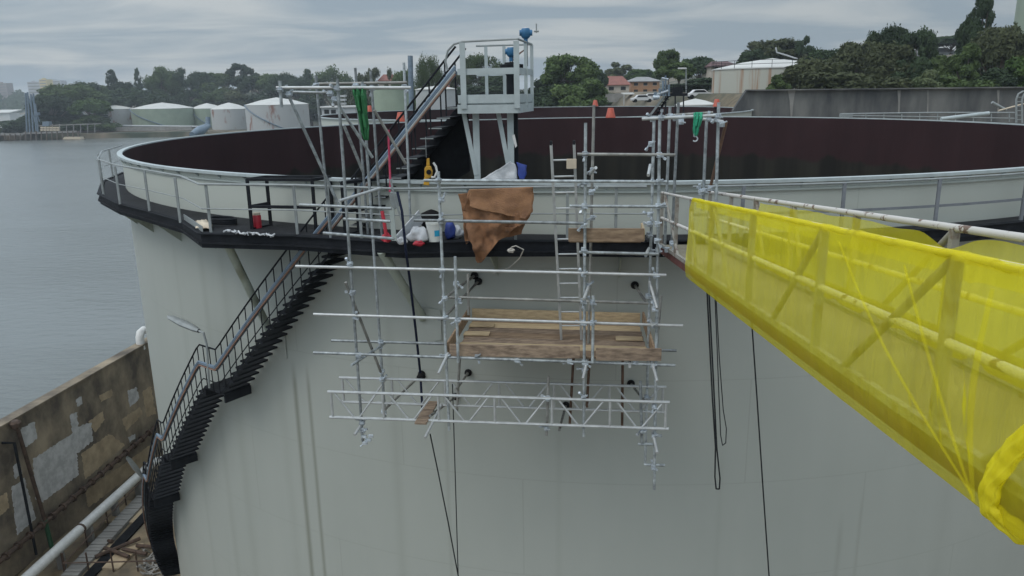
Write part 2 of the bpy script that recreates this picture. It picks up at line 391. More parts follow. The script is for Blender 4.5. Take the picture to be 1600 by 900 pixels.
def water_mat():
    m = bpy.data.materials.new('harbour_water'); m.use_nodes = True
    n, l, b = nodes_of(m)
    b.inputs['Base Color'].default_value = (0.155, 0.170, 0.165, 1); b.inputs['Roughness'].default_value = 0.2; b.inputs['IOR'].default_value = 1.33
    geo = n.new('ShaderNodeNewGeometry')
    mpn = n.new('ShaderNodeMapping'); mpn.inputs['Scale'].default_value = (0.55, 1.3, 1); mpn.inputs['Rotation'].default_value = (0, 0, R_(20)); l.new(geo.outputs['Position'], mpn.inputs['Vector'])
    a = n.new('ShaderNodeTexNoise'); a.inputs['Scale'].default_value = 0.75; a.inputs['Detail'].default_value = 7; a.inputs['Roughness'].default_value = 0.62; l.new(mpn.outputs[0], a.inputs['Vector'])
    bp = n.new('ShaderNodeBump'); bp.inputs['Strength'].default_value = 0.75; bp.inputs['Distance'].default_value = 0.45
    wpn = n.new('ShaderNodeTexNoise'); wpn.inputs['Scale'].default_value = 0.018; wpn.inputs['Detail'].default_value = 4; l.new(mpn.outputs[0], wpn.inputs['Vector'])
    wm = n.new('ShaderNodeMapRange'); wm.inputs[1].default_value = .38; wm.inputs[2].default_value = .62; wm.inputs[3].default_value = .3; wm.inputs[4].default_value = 1.0; l.new(wpn.outputs['Fac'], wm.inputs[0]); l.new(wm.outputs[0], bp.inputs['Strength'])
    l.new(a.outputs['Fac'], bp.inputs['Height']); l.new(bp.outputs[0], b.inputs['Normal'])
    return m
M['water'] = water_mat()
def ground_mat():
    m = mat('yard_and_hill_ground', (0.10, 0.082, 0.058), 0.95, 0, 0.3, 0.9, col2=(0.24, 0.185, 0.115), bump=0.5, bscale=2.5, thr=(0.35, 0.65))
    n, l, b = nodes_of(m)
    # far land: scrub green and sandstone
    geo = n.new('ShaderNodeNewGeometry'); sx = n.new('ShaderNodeSeparateXYZ'); l.new(geo.outputs['Position'], sx.inputs[0])
    q = n.new('ShaderNodeMapRange'); q.inputs[1].default_value = 90; q.inputs[2].default_value = 130; l.new(sx.outputs['Y'], q.inputs[0])
    a = n.new('ShaderNodeTexNoise'); a.inputs['Scale'].default_value = 0.045; a.inputs['Detail'].default_value = 8; l.new(geo.outputs['Position'], a.inputs['Vector'])
    r = n.new('ShaderNodeValToRGB'); r.color_ramp.elements[0].position = 0.42; r.color_ramp.elements[0].color = (0.022, 0.032, 0.016, 1); r.color_ramp.elements[1].position = 0.62; r.color_ramp.elements[1].color = (0.17, 0.14, 0.10, 1); l.new(a.outputs['Fac'], r.inputs[0])
    mx_ = n.new('ShaderNodeMixRGB'); l.new(q.outputs[0], mx_.inputs[0]); src = b.inputs['Base Color'].links[0].from_socket; l.new(src, mx_.inputs[1]); l.new(r.outputs[0], mx_.inputs[2]); l.new(mx_.outputs[0], b.inputs['Base Color'])
    return m
M['ground'] = ground_mat()
def leaf_mat(name, c1, c2, tr=0.25):
    m = mat(name, c1, 0.75, 0, 0.3, 0.45, col2=c2, rand=0.22, thr=(0.35, 0.65), detail=3)
    n, l, b = nodes_of(m)
    t = n.new('ShaderNodeBsdfTranslucent'); s = n.new('ShaderNodeMixShader'); s.inputs[0].default_value = tr
    l.new(b.inputs['Base Color'].links[0].from_socket, t.inputs['Color'])
    o = n['Material Output']; l.new(b.outputs[0], s.inputs[1]); l.new(t.outputs[0], s.inputs[2]); l.new(s.outputs[0], o.inputs['Surface'])
    b.inputs['Specular IOR Level'].default_value = 0.2
    return m
M['leaf_dark'] = leaf_mat('dark_leaves', (0.026, 0.044, 0.024), (0.066, 0.100, 0.044))
M['leaf_mid'] = leaf_mat('green_leaves', (0.050, 0.082, 0.028), (0.118, 0.165, 0.055))
M['leaf_euc'] = leaf_mat('olive_leaves', (0.050, 0.062, 0.030), (0.112, 0.126, 0.060))
M['leaf_bright'] = leaf_mat('bright_leaves', (0.04, 0.08, 0.018), (0.10, 0.16, 0.04))
M['leaf_cream'] = leaf_mat('cream_blossom_leaves', (0.09, 0.13, 0.06), (0.24, 0.27, 0.14))
def net_mat(name='yellow_debris_net', dens=0.62):
    m = bpy.data.materials.new(name); m.use_nodes = True
    n, l, b = nodes_of(m)
    geo = n.new('ShaderNodeTexCoord')
    a = n.new('ShaderNodeTexNoise'); a.inputs['Scale'].default_value = 2.2; a.inputs['Detail'].default_value = 6; l.new(geo.outputs['Object'], a.inputs['Vector'])
    r = n.new('ShaderNodeValToRGB'); r.color_ramp.elements[0].position = .3; r.color_ramp.elements[1].position = .7
    r.color_ramp.elements[0].color = (0.93, 0.83, 0.03, 1); r.color_ramp.elements[1].color = (0.96, 0.89, 0.06, 1); l.new(a.outputs['Fac'], r.inputs[0])
    b.inputs['Roughness'].default_value = 0.55; b.inputs['Specular IOR Level'].default_value = 0.25; l.new(r.outputs[0], b.inputs['Base Color'])
    t = n.new('ShaderNodeBsdfTranslucent'); l.new(r.outputs[0], t.inputs['Color'])
    mpn = n.new('ShaderNodeMapping'); mpn.inputs['Scale'].default_value = (5, 5, 1.1); mpn.inputs['Rotation'].default_value = (0.25, 0, 0); l.new(geo.outputs['Object'], mpn.inputs['Vector'])
    cr_ = n.new('ShaderNodeTexNoise'); cr_.inputs['Scale'].default_value = 1.6; cr_.inputs['Detail'].default_value = 5; cr_.inputs['Distortion'].default_value = .6; l.new(mpn.outputs[0], cr_.inputs['Vector'])
    bp = n.new('ShaderNodeBump'); bp.inputs['Strength'].default_value = .45; bp.inputs['Distance'].default_value = .08; l.new(cr_.outputs['Fac'], bp.inputs['Height']); l.new(bp.outputs[0], b.inputs['Normal']); l.new(bp.outputs[0], t.inputs['Normal'])
    s1 = n.new('ShaderNodeMixShader'); s1.inputs[0].default_value = 0.45; l.new(b.outputs[0], s1.inputs[1]); l.new(t.outputs[0], s1.inputs[2])
    tr = n.new('ShaderNodeBsdfTransparent'); tr.inputs['Color'].default_value = (1.0, 0.985, 0.62, 1)
    s2 = n.new('ShaderNodeMixShader')
    a2 = n.new('ShaderNodeTexNoise'); a2.inputs['Scale'].default_value = 1.3; a2.inputs['Detail'].default_value = 3; l.new(geo.outputs['Object'], a2.inputs['Vector'])
    q = n.new('ShaderNodeMapRange'); q.inputs[3].default_value = dens - 0.05; q.inputs[4].default_value = dens + 0.05; l.new(a2.outputs['Fac'], q.inputs[0]); l.new(q.outputs[0], s2.inputs[0])
    l.new(tr.outputs[0], s2.inputs[1]); l.new(s1.outputs[0], s2.inputs[2]); l.new(s2.outputs[0], n['Material Output'].inputs['Surface'])
    return m
M['net'] = net_mat(dens=0.40)
M['net_dense'] = net_mat('yellow_net_bunched', 0.74)
M['net_fold'] = net_mat('yellow_net_fold', 0.22)

# ------------------------------------------------------------------ terrain and water
def sst(a, b, x):
    t = min(1, max(0, (x - a) / (b - a))); return t * t * (3 - 2 * t)
def wallx(y): return -21.58 + (y - 34.52) * 0.10
def coast(y): return wallx(y) - 1.0 if y < 80 else -17 - 1.0 - (y - 80) * 0.37
def hgt(x, y):
    nz = mnoise.noise(Vector((x * 0.02, y * 0.02, 0)))
    land = 0.0
    if y < 432 + 5 * nz:
        if x < coast(y) - 0.5: return -7
    else:
        if x < -292 - 0.12 * (y - 430) and y < 1150: return -7
    if y > 1150: return 4 + 16 * sst(1150, 1400, y) + 10 * nz
    if y > 105: land = 16 * sst(105, 150, y)
    land *= sst(-35, 5, x)
    if y > 200: land = max(land, 0)
    if y > 430:
        k = sst(505, 585, y + 12 * nz) * sst(-300, -215, x) * (1 - .6 * sst(-40, 60, x))
        land = max(1.2, 23 * k + 4 * nz * k, land)
    elif y > 380: land = max(land, 1.0)
    if x > 23 and y > 84: land = max(land, 19.4 * sst(84, 92, y) * sst(23, 30, x))
    if x > 60 and y > 100: land += 8 * sst(95, 200, y) * sst(60, 110, x)
    if x > 40: land = max(land, 0)
    return land
xs = np.concatenate([np.linspace(-1100, -330, 30, endpoint=False), np.linspace(-330, -40, 59, endpoint=False), np.linspace(-40, 60, 61, endpoint=False), np.linspace(60, 700, 50)])
ys = np.concatenate([np.linspace(-60, 130, 96, endpoint=False), np.linspace(130, 620, 99, endpoint=False), np.linspace(620, 3200, 40)])
mb = MB(); mb.grid([[Vector((x, y, hgt(x, y))) for x in xs] for y in ys])
tag(mb.build('ground', M['ground'], None, True), 'brown yard earth rising to scrubby hills', 'ground', kind='structure')
mb = MB(); mb.grid([[Vector((x, y, -1.5)) for x in (-4200, -1100, -300, 60)] for y in (-60, 200, 600, 1300, 4200)])
tag(mb.build('water', M['water']), 'dark grey rippled harbour water', 'water', kind='structure')

# ------------------------------------------------------------------ the big open-top tank
tank = thing('storage_tank', 'huge pale green open-top storage tank with dark lining, in the middle of the view', 'tank', (TC.x, TC.y, 0))
C0 = Vector((TC.x, TC.y, 0))
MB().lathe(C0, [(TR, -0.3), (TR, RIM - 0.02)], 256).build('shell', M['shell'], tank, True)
MB().lathe(C0, [(TR - 0.03, RIM - 0.02), (TR - 0.03, 11.5)], 256).build('inner_wall', M['interior'], tank, True)
MB().lathe(C0, [(0.01, 12.3), (TR - 0.4, 12.0)], 128).build('floating_roof', M['coal'], tank, True)
mb = MB().lathe(C0, [(TR - 0.03, RIM - 0.02), (TR - 0.03, RIM + 0.03), (TR + 0.13, RIM + 0.03), (TR + 0.13, RIM - 0.035), (TR + 0.004, RIM - 0.035)], 256)
for k in range(120):
    a = k * 3.0
    p = cyl(a, 0.004, RIM - 0.035)
    t = Vector((math.cos(R_(a)), math.sin(R_(a)), 0)); o_ = Vector((math.sin(R_(a)), -math.cos(R_(a)), 0))
    mb.prism([p - t * 0.006, p - t * 0.006 + o_ * 0.115, p - t * 0.006 - Vector((0, 0, 0.11))], t * 0.012)
mb.build('rim_flange', M['white_paint'], tank, True)
MB().lathe(C0, [(TR + 0.002, RIM - 0.16), (TR + 0.05, RIM - 0.16), (TR + 0.05, RIM - 0.20), (TR + 0.002, RIM - 0.20)], 256).build('stiffener_ring', M['pale'], tank, True)

# walkway ring (wind girder): polygonal outer edge
edge = [(-80, .75), (-70, .75), (-58.2, .78), (-49.8, .74), (-43.6, .70), (-36.4, 1.0), (-30.9, 1.85), (-24.8, 1.25), (-17.5, 1.30), (-14.1, .95), (-8.5, .68), (-3.8, .72), (2, .7), (8, .62), (13.8, .5), (21.8, .5), (30, .6), (40, .7), (50, .7)]
outer = [cyl(a, r_, DECK) for a, r_ in edge]
walk = thing('tank_walkway', 'dark decked walkway with grey guardrail round the near side of the big tank', 'walkway', cyl(-20, 0.5, DECK))
mb = MB()
dz = Vector((0, 0, -0.04))
for i in range(len(edge) - 1):
    ns = 6
    for k in range(ns):
        f0, f1 = k / ns, (k + 1) / ns
        a0 = edge[i][0] + (edge[i + 1][0] - edge[i][0]) * f0; a1 = edge[i][0] + (edge[i + 1][0] - edge[i][0]) * f1
        p0 = outer[i].lerp(outer[i + 1], f0); p1 = outer[i].lerp(outer[i + 1], f1)
        q0, q1 = cyl(a0, 0.01, DECK), cyl(a1, 0.01, DECK)
        b = len(mb.v); mb.v += [q0, p0, p1, q1, q0 + dz, p0 + dz, p1 + dz, q1 + dz]
        mb.f += [(b, b + 1, b + 2, b + 3), (b + 7, b + 6, b + 5, b + 4)]
mb.build('deck_plate', M['deck'], walk)
for i in range(len(edge) - 1):
    p, q = outer[i], outer[i + 1]
    d = (q - p).normalized(); nrm = Vector((d.y, -d.x, 0))
    ext = d * 0.02
    mb = MB()
    mb.bar(p - ext + nrm * 0.03 + Vector((0, 0, -0.135)), q + ext + nrm * 0.03 + Vector((0, 0, -0.135)), 0.05, 0.33)
    mb.bar(p - ext + nrm * 0.075 + Vector((0, 0, 0.012)), q + ext + nrm * 0.075 + Vector((0, 0, 0.012)), 0.09, 0.02)
    mb.bar(p - ext + nrm * 0.085 + Vector((0, 0, -0.19)), q + ext + nrm * 0.085 + Vector((0, 0, -0.19)), 0.06, 0.035)
    mb.build('edge_beam', M['black'], walk)
# guardrail
def rail_pt(i, f, z): return outer[i].lerp(outer[i + 1], f) + Vector((0, 0, z - DECK))
gr = [outer[i] + Vector((0, 0, 1.05)) for i in range(len(outer))]
inn = []
for i, p in enumerate(gr):
    c = (C0 - p); c.z = 0; inn.append(p + c.normalized() * 0.04)
LFT = inn[:12]; RGT = [cyl(a, 0.36, 18.45) for a in range(-1, 52, 3)]
MB().tube(inn[0:12], 0.024).build('top_rail', M['rail'], walk, True)
MB().tube(RGT, 0.022).build('top_rail', M['rail'], walk, True)
MB().tube([p - Vector((0, 0, 0.52)) for p in inn[0:7]], 0.012).build('mid_rail', M['rail'], walk, True)
MB().tube([p - Vector((0, 0, 0.52)) for p in inn[6:12]], 0.014).build('mid_rail', M['rail'], walk, True)
strip_pts = [p - Vector((0, 0, 0.55)) for p in RGT]
mb = MB()
for p_, q_ in zip(strip_pts[:-1], strip_pts[1:]): mb.bar(p_, q_, .012, .055)
mb.build('mid_rail', M['post_grey'], walk)
def post(p, q, m='rail', wd=0.055):
    d = (q - p); MB().bar(p, q, wd, wd * 0.7, Vector((0, 1, 0)) if abs(d.normalized().z) > .9 else (0, 0, 1)).build('rail_post', M[m], walk)
for (x, y) in ((162, 305), (188, 320), (234, 331), (282, 348), (330, 364), (465, 366), (517, 368), (565, 372)):
    p = atz(x, y, DECK); post(p, p + Vector((0, 0, 1.05)))
for a, r_ in ((-66, .7), (-74, .7), (-14.0, .85), (-11.3, .75), (-8.3, .62), (-5.5, .62)):
    p = cyl(a, r_, DECK); post(p, p + Vector((0, 0, 1.05)))
for a in (2, 8.2, 14.7, 21.9, 29, 36, 43):
    p = cyl(a, .36, DECK); post(p, p + Vector((0, 0, 1.0)), 'post_grey', .065)
# kick plate on the short skewed edge
p, q = outer[5], outer[6]; MB().bar(p + Vector((0, 0, 0.09)), q + Vector((0, 0, 0.09)), 0.012, 0.14).build('kick_plate', M['rail'], walk)
# pipe braces from the girder down to pads on the shell
def tuck(p):
    v = Vector((TC.x - p.x, TC.y - p.y, 0)).normalized() * .17; return Vector((p.x + v.x, p.y + v.y, 17.27))
for (pt, pb, rr) in ((tuck(atz(342, 386, 17.12)), atcyl(428, 528, TR), .095), (tuck(atz(590, 406, 17.12)), atcyl(662, 497, TR), .095)):
    rad = Vector((pb.x - TC.x, pb.y - TC.y, 0)).normalized()
    br = MB().tube([pt, pb + rad * 0.02], rr, 14).build('girder_brace', M['grimy'], walk, True)
    tg = Vector((-rad.y, rad.x, 0))
    c = pb + rad * 0.012
    MB().prism([c - tg * 0.05 + Vector((0, 0, .25)), c + tg * 0.42 + Vector((0, 0, .22)), c + tg * 0.42 - Vector((0, 0, .45)), c + tg * 0.25 - Vector((0, 0, .50)), c - tg * 0.05 - Vector((0, 0, .12))], rad * 0.014).build('brace_pad', M['shell'], br)
# triangular gussets below the ring
for a in (-66, -55.5, -49.5, -43.2, -37.8, -13, -5.2, 6):
    r_ = .62
    p0, p1, p2 = cyl(a, 0.0, 17.1), cyl(a, r_, 17.1), cyl(a, 0.0, 16.55)
    t = Vector((math.cos(R_(a)), math.sin(R_(a)), 0)) * 0.02
    MB().prism([p0, p1, p2], t).build('gusset', M['grimy'], walk)

# foam pourer on the left far rim
fp = thing('foam_pourer', 'blue grey foam pourer hooked over the far left rim of the big tank', 'foam pourer', atz(312, 207, RIM))
c = atz(312, 209, RIM)
e1 = (atz(330, 206, RIM) - atz(292, 211, RIM)).normalized()
mb = MB().tube([c - e1 * .9, c - e1 * .3 + Vector((0, 0, .1)), c + e1 * .2 + Vector((0, 0, .16)), c + e1 * 1.2 + Vector((0, 0, .35))], [.14, .2, .24, .13], 12); mb.build('chamber', M['lead'], fp, True)
MB().tube([c + Vector((0, 0, .15)), c + Vector((-.1, -.1, -.2)), c + Vector((-.2, -.25, -.75))], [.22, .26, .14], 12).build('deflector', M['lead'], fp, True)
MB().tube([c + e1 * 1.1 + Vector((0, 0, .3)), c + e1 * 1.15 + Vector((0, .1, .75))], .12, 10).build('vent_head', M['lead'], fp, True)

# ------------------------------------------------------------------ spiral staircase on the shell
KN = [(-22.6, 17.35), (-35.2, 13.15), (-37.4, 13.15), (-45.6, 10.2), (-46.9, 10.2), (-52.7, 7.95), (-54.2, 7.95), (-72, 1.3), (-75, 1.3)]
def stz(a):
    for i in range(len(KN) - 1):
        (a0, z0), (a1, z1) = KN[i], KN[i + 1]
        if a1 <= a <= a0: return z0 + (z1 - z0) * (a - a0) / (a1 - a0)
    return KN[-1][1]
st = thing('spiral_staircase', 'black steel staircase curving up the left side of the big tank shell', 'staircase', cyl(-40, 0.4, 0))
IN, OUT = 0.05, 0.82
def sector(a0, a1, z, th, r0=IN, r1=OUT, n=3):
    mb = MB()
    P = [cyl(a0 + (a1 - a0) * k / n, r0, z) for k in range(n + 1)] + [cyl(a0 + (a1 - a0) * k / n, r1, z) for k in range(n, -1, -1)]
    return mb.prism(P, (0, 0, -th))
for (a0, a1) in ((-22.6, -35.2), (-37.4, -45.6), (-46.9, -52.7), (-54.2, -72)):
    z0, z1 = stz(a0 - .001), stz(a1 + .001)
    nst = int(round((z0 - z1) / 0.20))
    for k in range(1, nst):
        a = a0 + (a1 - a0) * k / nst
        sector(a + 0.40, a - 0.40, z0 + (z1 - z0) * k / nst, 0.045, n=1).build('tread', M['black'], st)
for (a0, a1) in ((-35.2, -37.4), (-45.6, -46.9), (-52.7, -54.2)):
    mb = sector(a0 + .3, a1, stz((a0 + a1) / 2), 0.05); mb.v += []; mb.build('landing', M['black'], st)
    mb = MB(); z = stz((a0 + a1) / 2)
    mb.bar(cyl(a0 + .3, IN, z - .16), cyl(a0 + .3, OUT, z - .16), .05, .22).bar(cyl(a1, IN, z - .16), cyl(a1, OUT, z - .16), .05, .22)
    mb.build('landing_bracket', M['black'], st)
def path(r_, dzv, a0=-23.2, a1=-74, step=.5):
    n = int((a0 - a1) / step); return [cyl(a0 + (a1 - a0) * k / n, r_, stz(a0 + (a1 - a0) * k / n) + dzv) for k in range(n + 1)]
def strip(pts, h, th, m, name, par):
    mb = MB()
    for a, b in zip(pts[:-1], pts[1:]):
        d = b - a; nn = Vector((d.y, -d.x, 0)).normalized() * th; hz = Vector((0, 0, h)); k = len(mb.v)
        mb.v += [a, b, b + hz, a + hz, a + nn, b + nn, b + nn + hz, a + nn + hz]
        mb.f += [(k, k + 1, k + 2, k + 3), (k + 7, k + 6, k + 5, k + 4), (k + 3, k + 2, k + 6, k + 7), (k + 4, k + 5, k + 1, k)]
    return mb.build(name, m, par)
strip(path(OUT, -.06), .07, .012, M['black'], 'stringer', st)
MB().tube(path(OUT + .02, 1.12), .021).build('handrail', M['black'], st, True)
MB().tube(path(OUT + .02, .22), .014).build('lower_rail', M['black'], st, True)
mb = MB(); a = -23.6
while a > -74:
    mb.tube([cyl(a, OUT + .02, stz(a) - .05), cyl(a, OUT + .02, stz(a) + 1.12)], .014, 5); a -= .78
b_ = mb.build('balusters', M['black'], st)
# cable tray along the outside of the rail: blue and orange cables
tr_ = strip(path(OUT + .05, .56), .13, .02, M['lead'], 'cable_tray', st)
MB().tube(path(OUT + .09, .70), .026, 6).build('blue_cable', M['blue_cable'], tr_, True)
MB().tube(path(OUT + .09, .655), .022, 6).build('blue_cable', M['lead'], tr_, True)
MB().tube(path(OUT + .09, .60), .022, 6).build('orange_cable', M['orange_cable'], tr_, True)
strip(path(OUT + .0, -.1, -54.2, -74), 1.1, .01, M['coal'], 'guard_sheet', st)
mb = MB()
for a0 in np.arange(-54.2, -72, -.5):
    mb.bar(cyl(a0, IN, stz(a0) - .1), cyl(a0, OUT, stz(a0) - .1), .3, .02)
mb.build('riser_sheet', M['coal'], st)
# two stair lamps
def lamp(name, label, pole, arm, head0, head1):
    t = thing(name, label, 'lamp', pole[0])
    MB().tube(pole + arm, .028, 8).build('pole', M['rail'], t, True)
    d = (head1 - head0).normalized(); sx, sy = frame_of(d)
    mb = MB(); rings = []
    for f, wd, h in ((0, .05, .05), (.12, .09, .07), (.5, .13, .08), (.9, .10, .05), (1, .04, .03)):
        c = head0.lerp(head1, f); rings.append([c + sx * (wd * math.cos(q)) + Vector((0, 0, 1)) * (h * math.sin(q)) for q in np.linspace(0, 2 * math.pi, 11)])
    mb.grid(rings); mb.build('lamp_head', M['rail'], t, True)
rr = TR + .92
P_ = lambda x, y: atcyl(x, y, rr)
lamp('stair_lamp', 'grey lamp on a bent pole reaching left from the upper stair landing', [P_(327, 606), P_(323, 538)], [P_(318, 520), P_(311, 517)], P_(311, 517), P_(263, 494))
q0 = cyl(-53.2, .95, 8.0)
lamp('stair_lamp', 'white lamp pointing up beside the lower stair landing, above the white pipe', [atz(233, 778, 7.0), atz(225, 752, 8.1)], [atz(222, 745, 8.3)], atz(222, 745, 8.3), atz(199, 714, 9.3))

# ------------------------------------------------------------------ black guard frames on the walkway
def sq_frame(label, pts, segs):
    t = thing('guard_frame', label, 'guard frame', pts[0], 'black guard frames on the walkway')
    for a, b, nm in segs: MB().bar(pts[a], pts[b], .062, .062, (0, 1, 0) if abs((pts[b] - pts[a]).normalized().z) > .9 else (0, 0, 1)).build(nm, M['black'], t)
    return t
def gframe(label, xa, ya, xb, yb, depth):
    a = atz(xa, ya, DECK); b = atz(xb, yb, DECK)
    rad = Vector((TC.x - a.x, TC.y - a.y, 0)).normalized() * depth
    Z = Vector((0, 0, 1))
    pts = [a, b, a + rad, b + rad, a + Z * 1.09, b + Z * 1.09, a + rad + Z * 1.09, b + rad + Z * 1.09, a + Z * .5, b + Z * .5, a + rad + Z * .5, b + rad + Z * .5]
    return sq_frame(label, pts, ((0, 4, 'frame_post'), (1, 5, 'frame_post'), (2, 6, 'frame_post'), (4, 5, 'top_bar'), (4, 6, 'top_bar'), (5, 7, 'top_bar'), (6, 7, 'top_bar'), (3, 7, 'frame_post'), (8, 9, 'mid_bar'), (8, 10, 'mid_bar'), (0, 2, 'foot_bar')))
gframe('open black guard frame beside the red can', 394, 358, 494, 360, .55)
gframe('black guard frame at the foot of the cabled stair, behind the scaffold', 540, 368, 640, 352, .5)

# ------------------------------------------------------------------ gauge platform with stair
e = Vector((0.978, -0.208, 0)); nrm = Vector((0.208, 0.978, 0))
o = aty(717, 178, 15.8)
gp = thing('gauge_platform', 'pale blue-white gauging platform on legs above the tank rim', 'platform', Vector((o.x, o.y, DECK)))
W_, D_ = 1.22, 1.55
zb = o.z; Z = Vector((0, 0, 1))
def G(a, b, z): return Vector((o.x, o.y, 0)) + e * a + nrm * b + Z * (zb + z)
mb = MB(); mb.box(G(W_ / 2, D_ / 2, .2), (W_ - .04, D_ - .04, .03), (e, nrm, Z)); mb.build('floor_plate', M['white_paint'], gp)
for a0, b0, a1, b1 in ((0, 0, W_, 0), (W_, 0, W_, D_), (W_, D_, 0, D_), (0, D_, 0, 0)):
    mb = MB(); mb.bar(G(a0, b0, .09), G(a1, b1, .09), .05, .17); mb.build('floor_beam', M['white_paint'], gp)
    mb = MB(); mb.bar(G(a0, b0, .285), G(a1, b1, .285), .015, .16); mb.build('toe_plate', M['white_paint'], gp)
    if not (b1 == 0 and a1 == 0):
        mb = MB(); mb.bar(G(a0, b0, .81), G(a1, b1, .81), .02, .12); mb.build('mid_rail', M['white_paint'], gp)
for a, b in ((.12, 0), (.22, D_), (W_ - .02, 0), (W_, D_), (W_, D_ * .55), (.62, D_)):
    wd = .11 if b == 0 else .07
    MB().bar(G(a, b - .03, .1), G(a, b - .03, 1.36), wd, .05, e if False else (0, 1, 0)).build('rail_post', M['white_paint'], gp)
rp = [G(-.22, .06, .85), G(-.26, .06, 1.02), G(-.2, .05, 1.22), G(-.06, .02, 1.34), G(.12, 0, 1.38), G(W_, 0, 1.40), G(W_, D_, 1.38), G(0, D_, 1.38)]
MB().tube(rp, .022).build('top_rail', M['rail'], gp, True)
for a in (.26, .98):
    MB().bar(G(a, .35, .02), Vector((G(a, .35, 0).x, G(a, .35, 0).y, DECK)), .13, .09, (0, 1, 0)).build('platform_leg', M['white_paint'], gp)
    MB().bar(G(a - .24, .30, .02), G(a - .02, .33, -1.25), .09, .08, (0, 1, 0)).build('leg_brace', M['white_paint'], gp)
MB().box(G(.80, .3, -.25), (.14, .02, .06), (e, nrm, Z)).build('pipe_clamp', M['black'], gp)
# gauge well with flange and transmitters
mb = MB().lathe(G(.90, .95, 0), [(.115, -3.5), (.115, .74), (.20, .86), (.24, .88), (.24, .96), (.15, .97), (.15, 1.0), (.0, 1.01)], 20); mb.build('gauge_well', M['black'], gp, True)
def transmitter(c, k):
    mb = MB().lathe(c, [(r_ * k, z_ * k) for r_, z_ in ((.0, 0), (.05, 0), (.05, .10), (.09, .13), (.115, .17), (.115, .30), (.09, .345), (.0, .36))], 16)
    mb.tube([c + Vector((-.15, 0, .24)) * k, c + Vector((.16, 0, .24)) * k], .07 * k, 10)
    t = mb.build('transmitter', M['blue_dev'], gp, True)
    MB().lathe(c, [(.0, .364 * k), (.08 * k, .354 * k), (.10 * k, .325 * k), (.098 * k, .30 * k)], 14).build('transmitter_cap', M['white_pl'], t, True)
transmitter(G(.90, .9, 1.02), .8)
cc = G(W_ - .02, D_ * .62, 1.27)
MB().tube([cc + Vector((0, 0, -.35)), cc + Vector((0, 0, .12))], .04, 8).build('transmitter_stem', M['black'], gp)
transmitter(cc + Vector((0, 0, .1)), .85)
mb = MB()
for k in range(2): mb.tube([cc + Vector((-.02, 0, -.02)), cc + Vector((-.25 - .05 * k, 0, -.2)), cc + Vector((-.38 - .04 * k, .0, -.45)), cc + Vector((-.25, 0, -.6 - .05 * k)), cc + Vector((-.02, 0, -.4))], .012, 5)
mb.build('loop_cable', M['orange_cable'], gp, True)
MB().tube([cc + Vector((.22, 0, .3)), cc + Vector((.22, 0, .48))], .015, 6).tube([cc + Vector((.17, 0, .33)), cc + Vector((.27, 0, .33))], .02, 6).build('antenna', M['rail'], gp)
# stair up to the platform
ss = thing('platform_stair', 'straight black stair with blue and orange cables up to the gauging platform', 'stair', Vector((o.x - 1.8, o.y + .3, DECK)))
topn = G(-.05, .10, .22); bot = Vector((o.x, o.y, 0)) + e * (-2.45) + nrm * .10 + Z * DECK
nt_ = 13
for k in range(nt_):
    f = (k + .5) / nt_; c = bot.lerp(topn, f)
    td = MB().box(c + nrm * .38, (.26, .76, .04), (e, nrm, Z)).build('stair_tread', M['black'], ss)
    MB().box(c - nrm * .006 - e * .03, (.28, .012, .022), (e, nrm, Z)).build('tread_nosing', M['rail'], td)
for b in (0, .76):
    if b: MB().bar(bot + nrm * b, topn + nrm * b, .02, .2).build('stair_stringer', M['black'], ss)
    h0 = bot + nrm * b + Z * 1.08; h1 = topn + nrm * b + Z * 1.08
    MB().tube([h0, h1], .022).build('stair_handrail', M['black'], ss, True)
    for k in range(7):
        c = bot.lerp(topn, (k + .3) / 7) + nrm * b; MB().bar(c, c + Z * 1.08, .03, .03, (0, 1, 0)).build('stair_baluster', M['black'], ss)
ct = MB().bar(bot - nrm * .04 + Z * .62 - e * .5 - Z * .55, topn - nrm * .04 + Z * .62, .03, .13).build('cable_tray', M['lead'], ss)
for dzv, m, r_ in ((.70, 'blue_cable', .028), (.655, 'blue_cable', .024), (.60, 'alu', .02), (.55, 'orange_cable', .020)):
    MB().tube([bot - nrm * .08 + Z * (dzv - .55) - e * .5, topn - nrm * .08 + Z * dzv], r_, 6).build('stair_cable', M[m], ct, True)
s0, s1 = bot + nrm * .80 - Z * .1, topn + nrm * .80 - Z * .15
MB().prism([bot.lerp(topn, .30) + nrm * .82 - Z * .05, topn + nrm * .82 - Z * .05, topn + nrm * .82 - Z * 1.45, bot.lerp(topn, .55) + nrm * .82 - Z * .95], nrm * .02).build('skirt_sheet', M['coal'], ss)

# ------------------------------------------------------------------ scaffold
sc = thing('tube_scaffold', 'galvanised tube scaffold hung off the near side of the big tank', 'scaffold', Vector((0.5, 13.4, 12.6)))
TU = .0265
def tub(nm, p, q, m='galv', r_=TU):
    return MB().tube([p, q], r_, 10).build(nm, M[m], sc, True)
def row(nm, a, b, off=0.0, off2=None, m='galv', r_=TU):
    return tub(nm, fr(a[0], a[1], off), fr(b[0], b[1], off if off2 is None else off2), m, r_)
B = .78
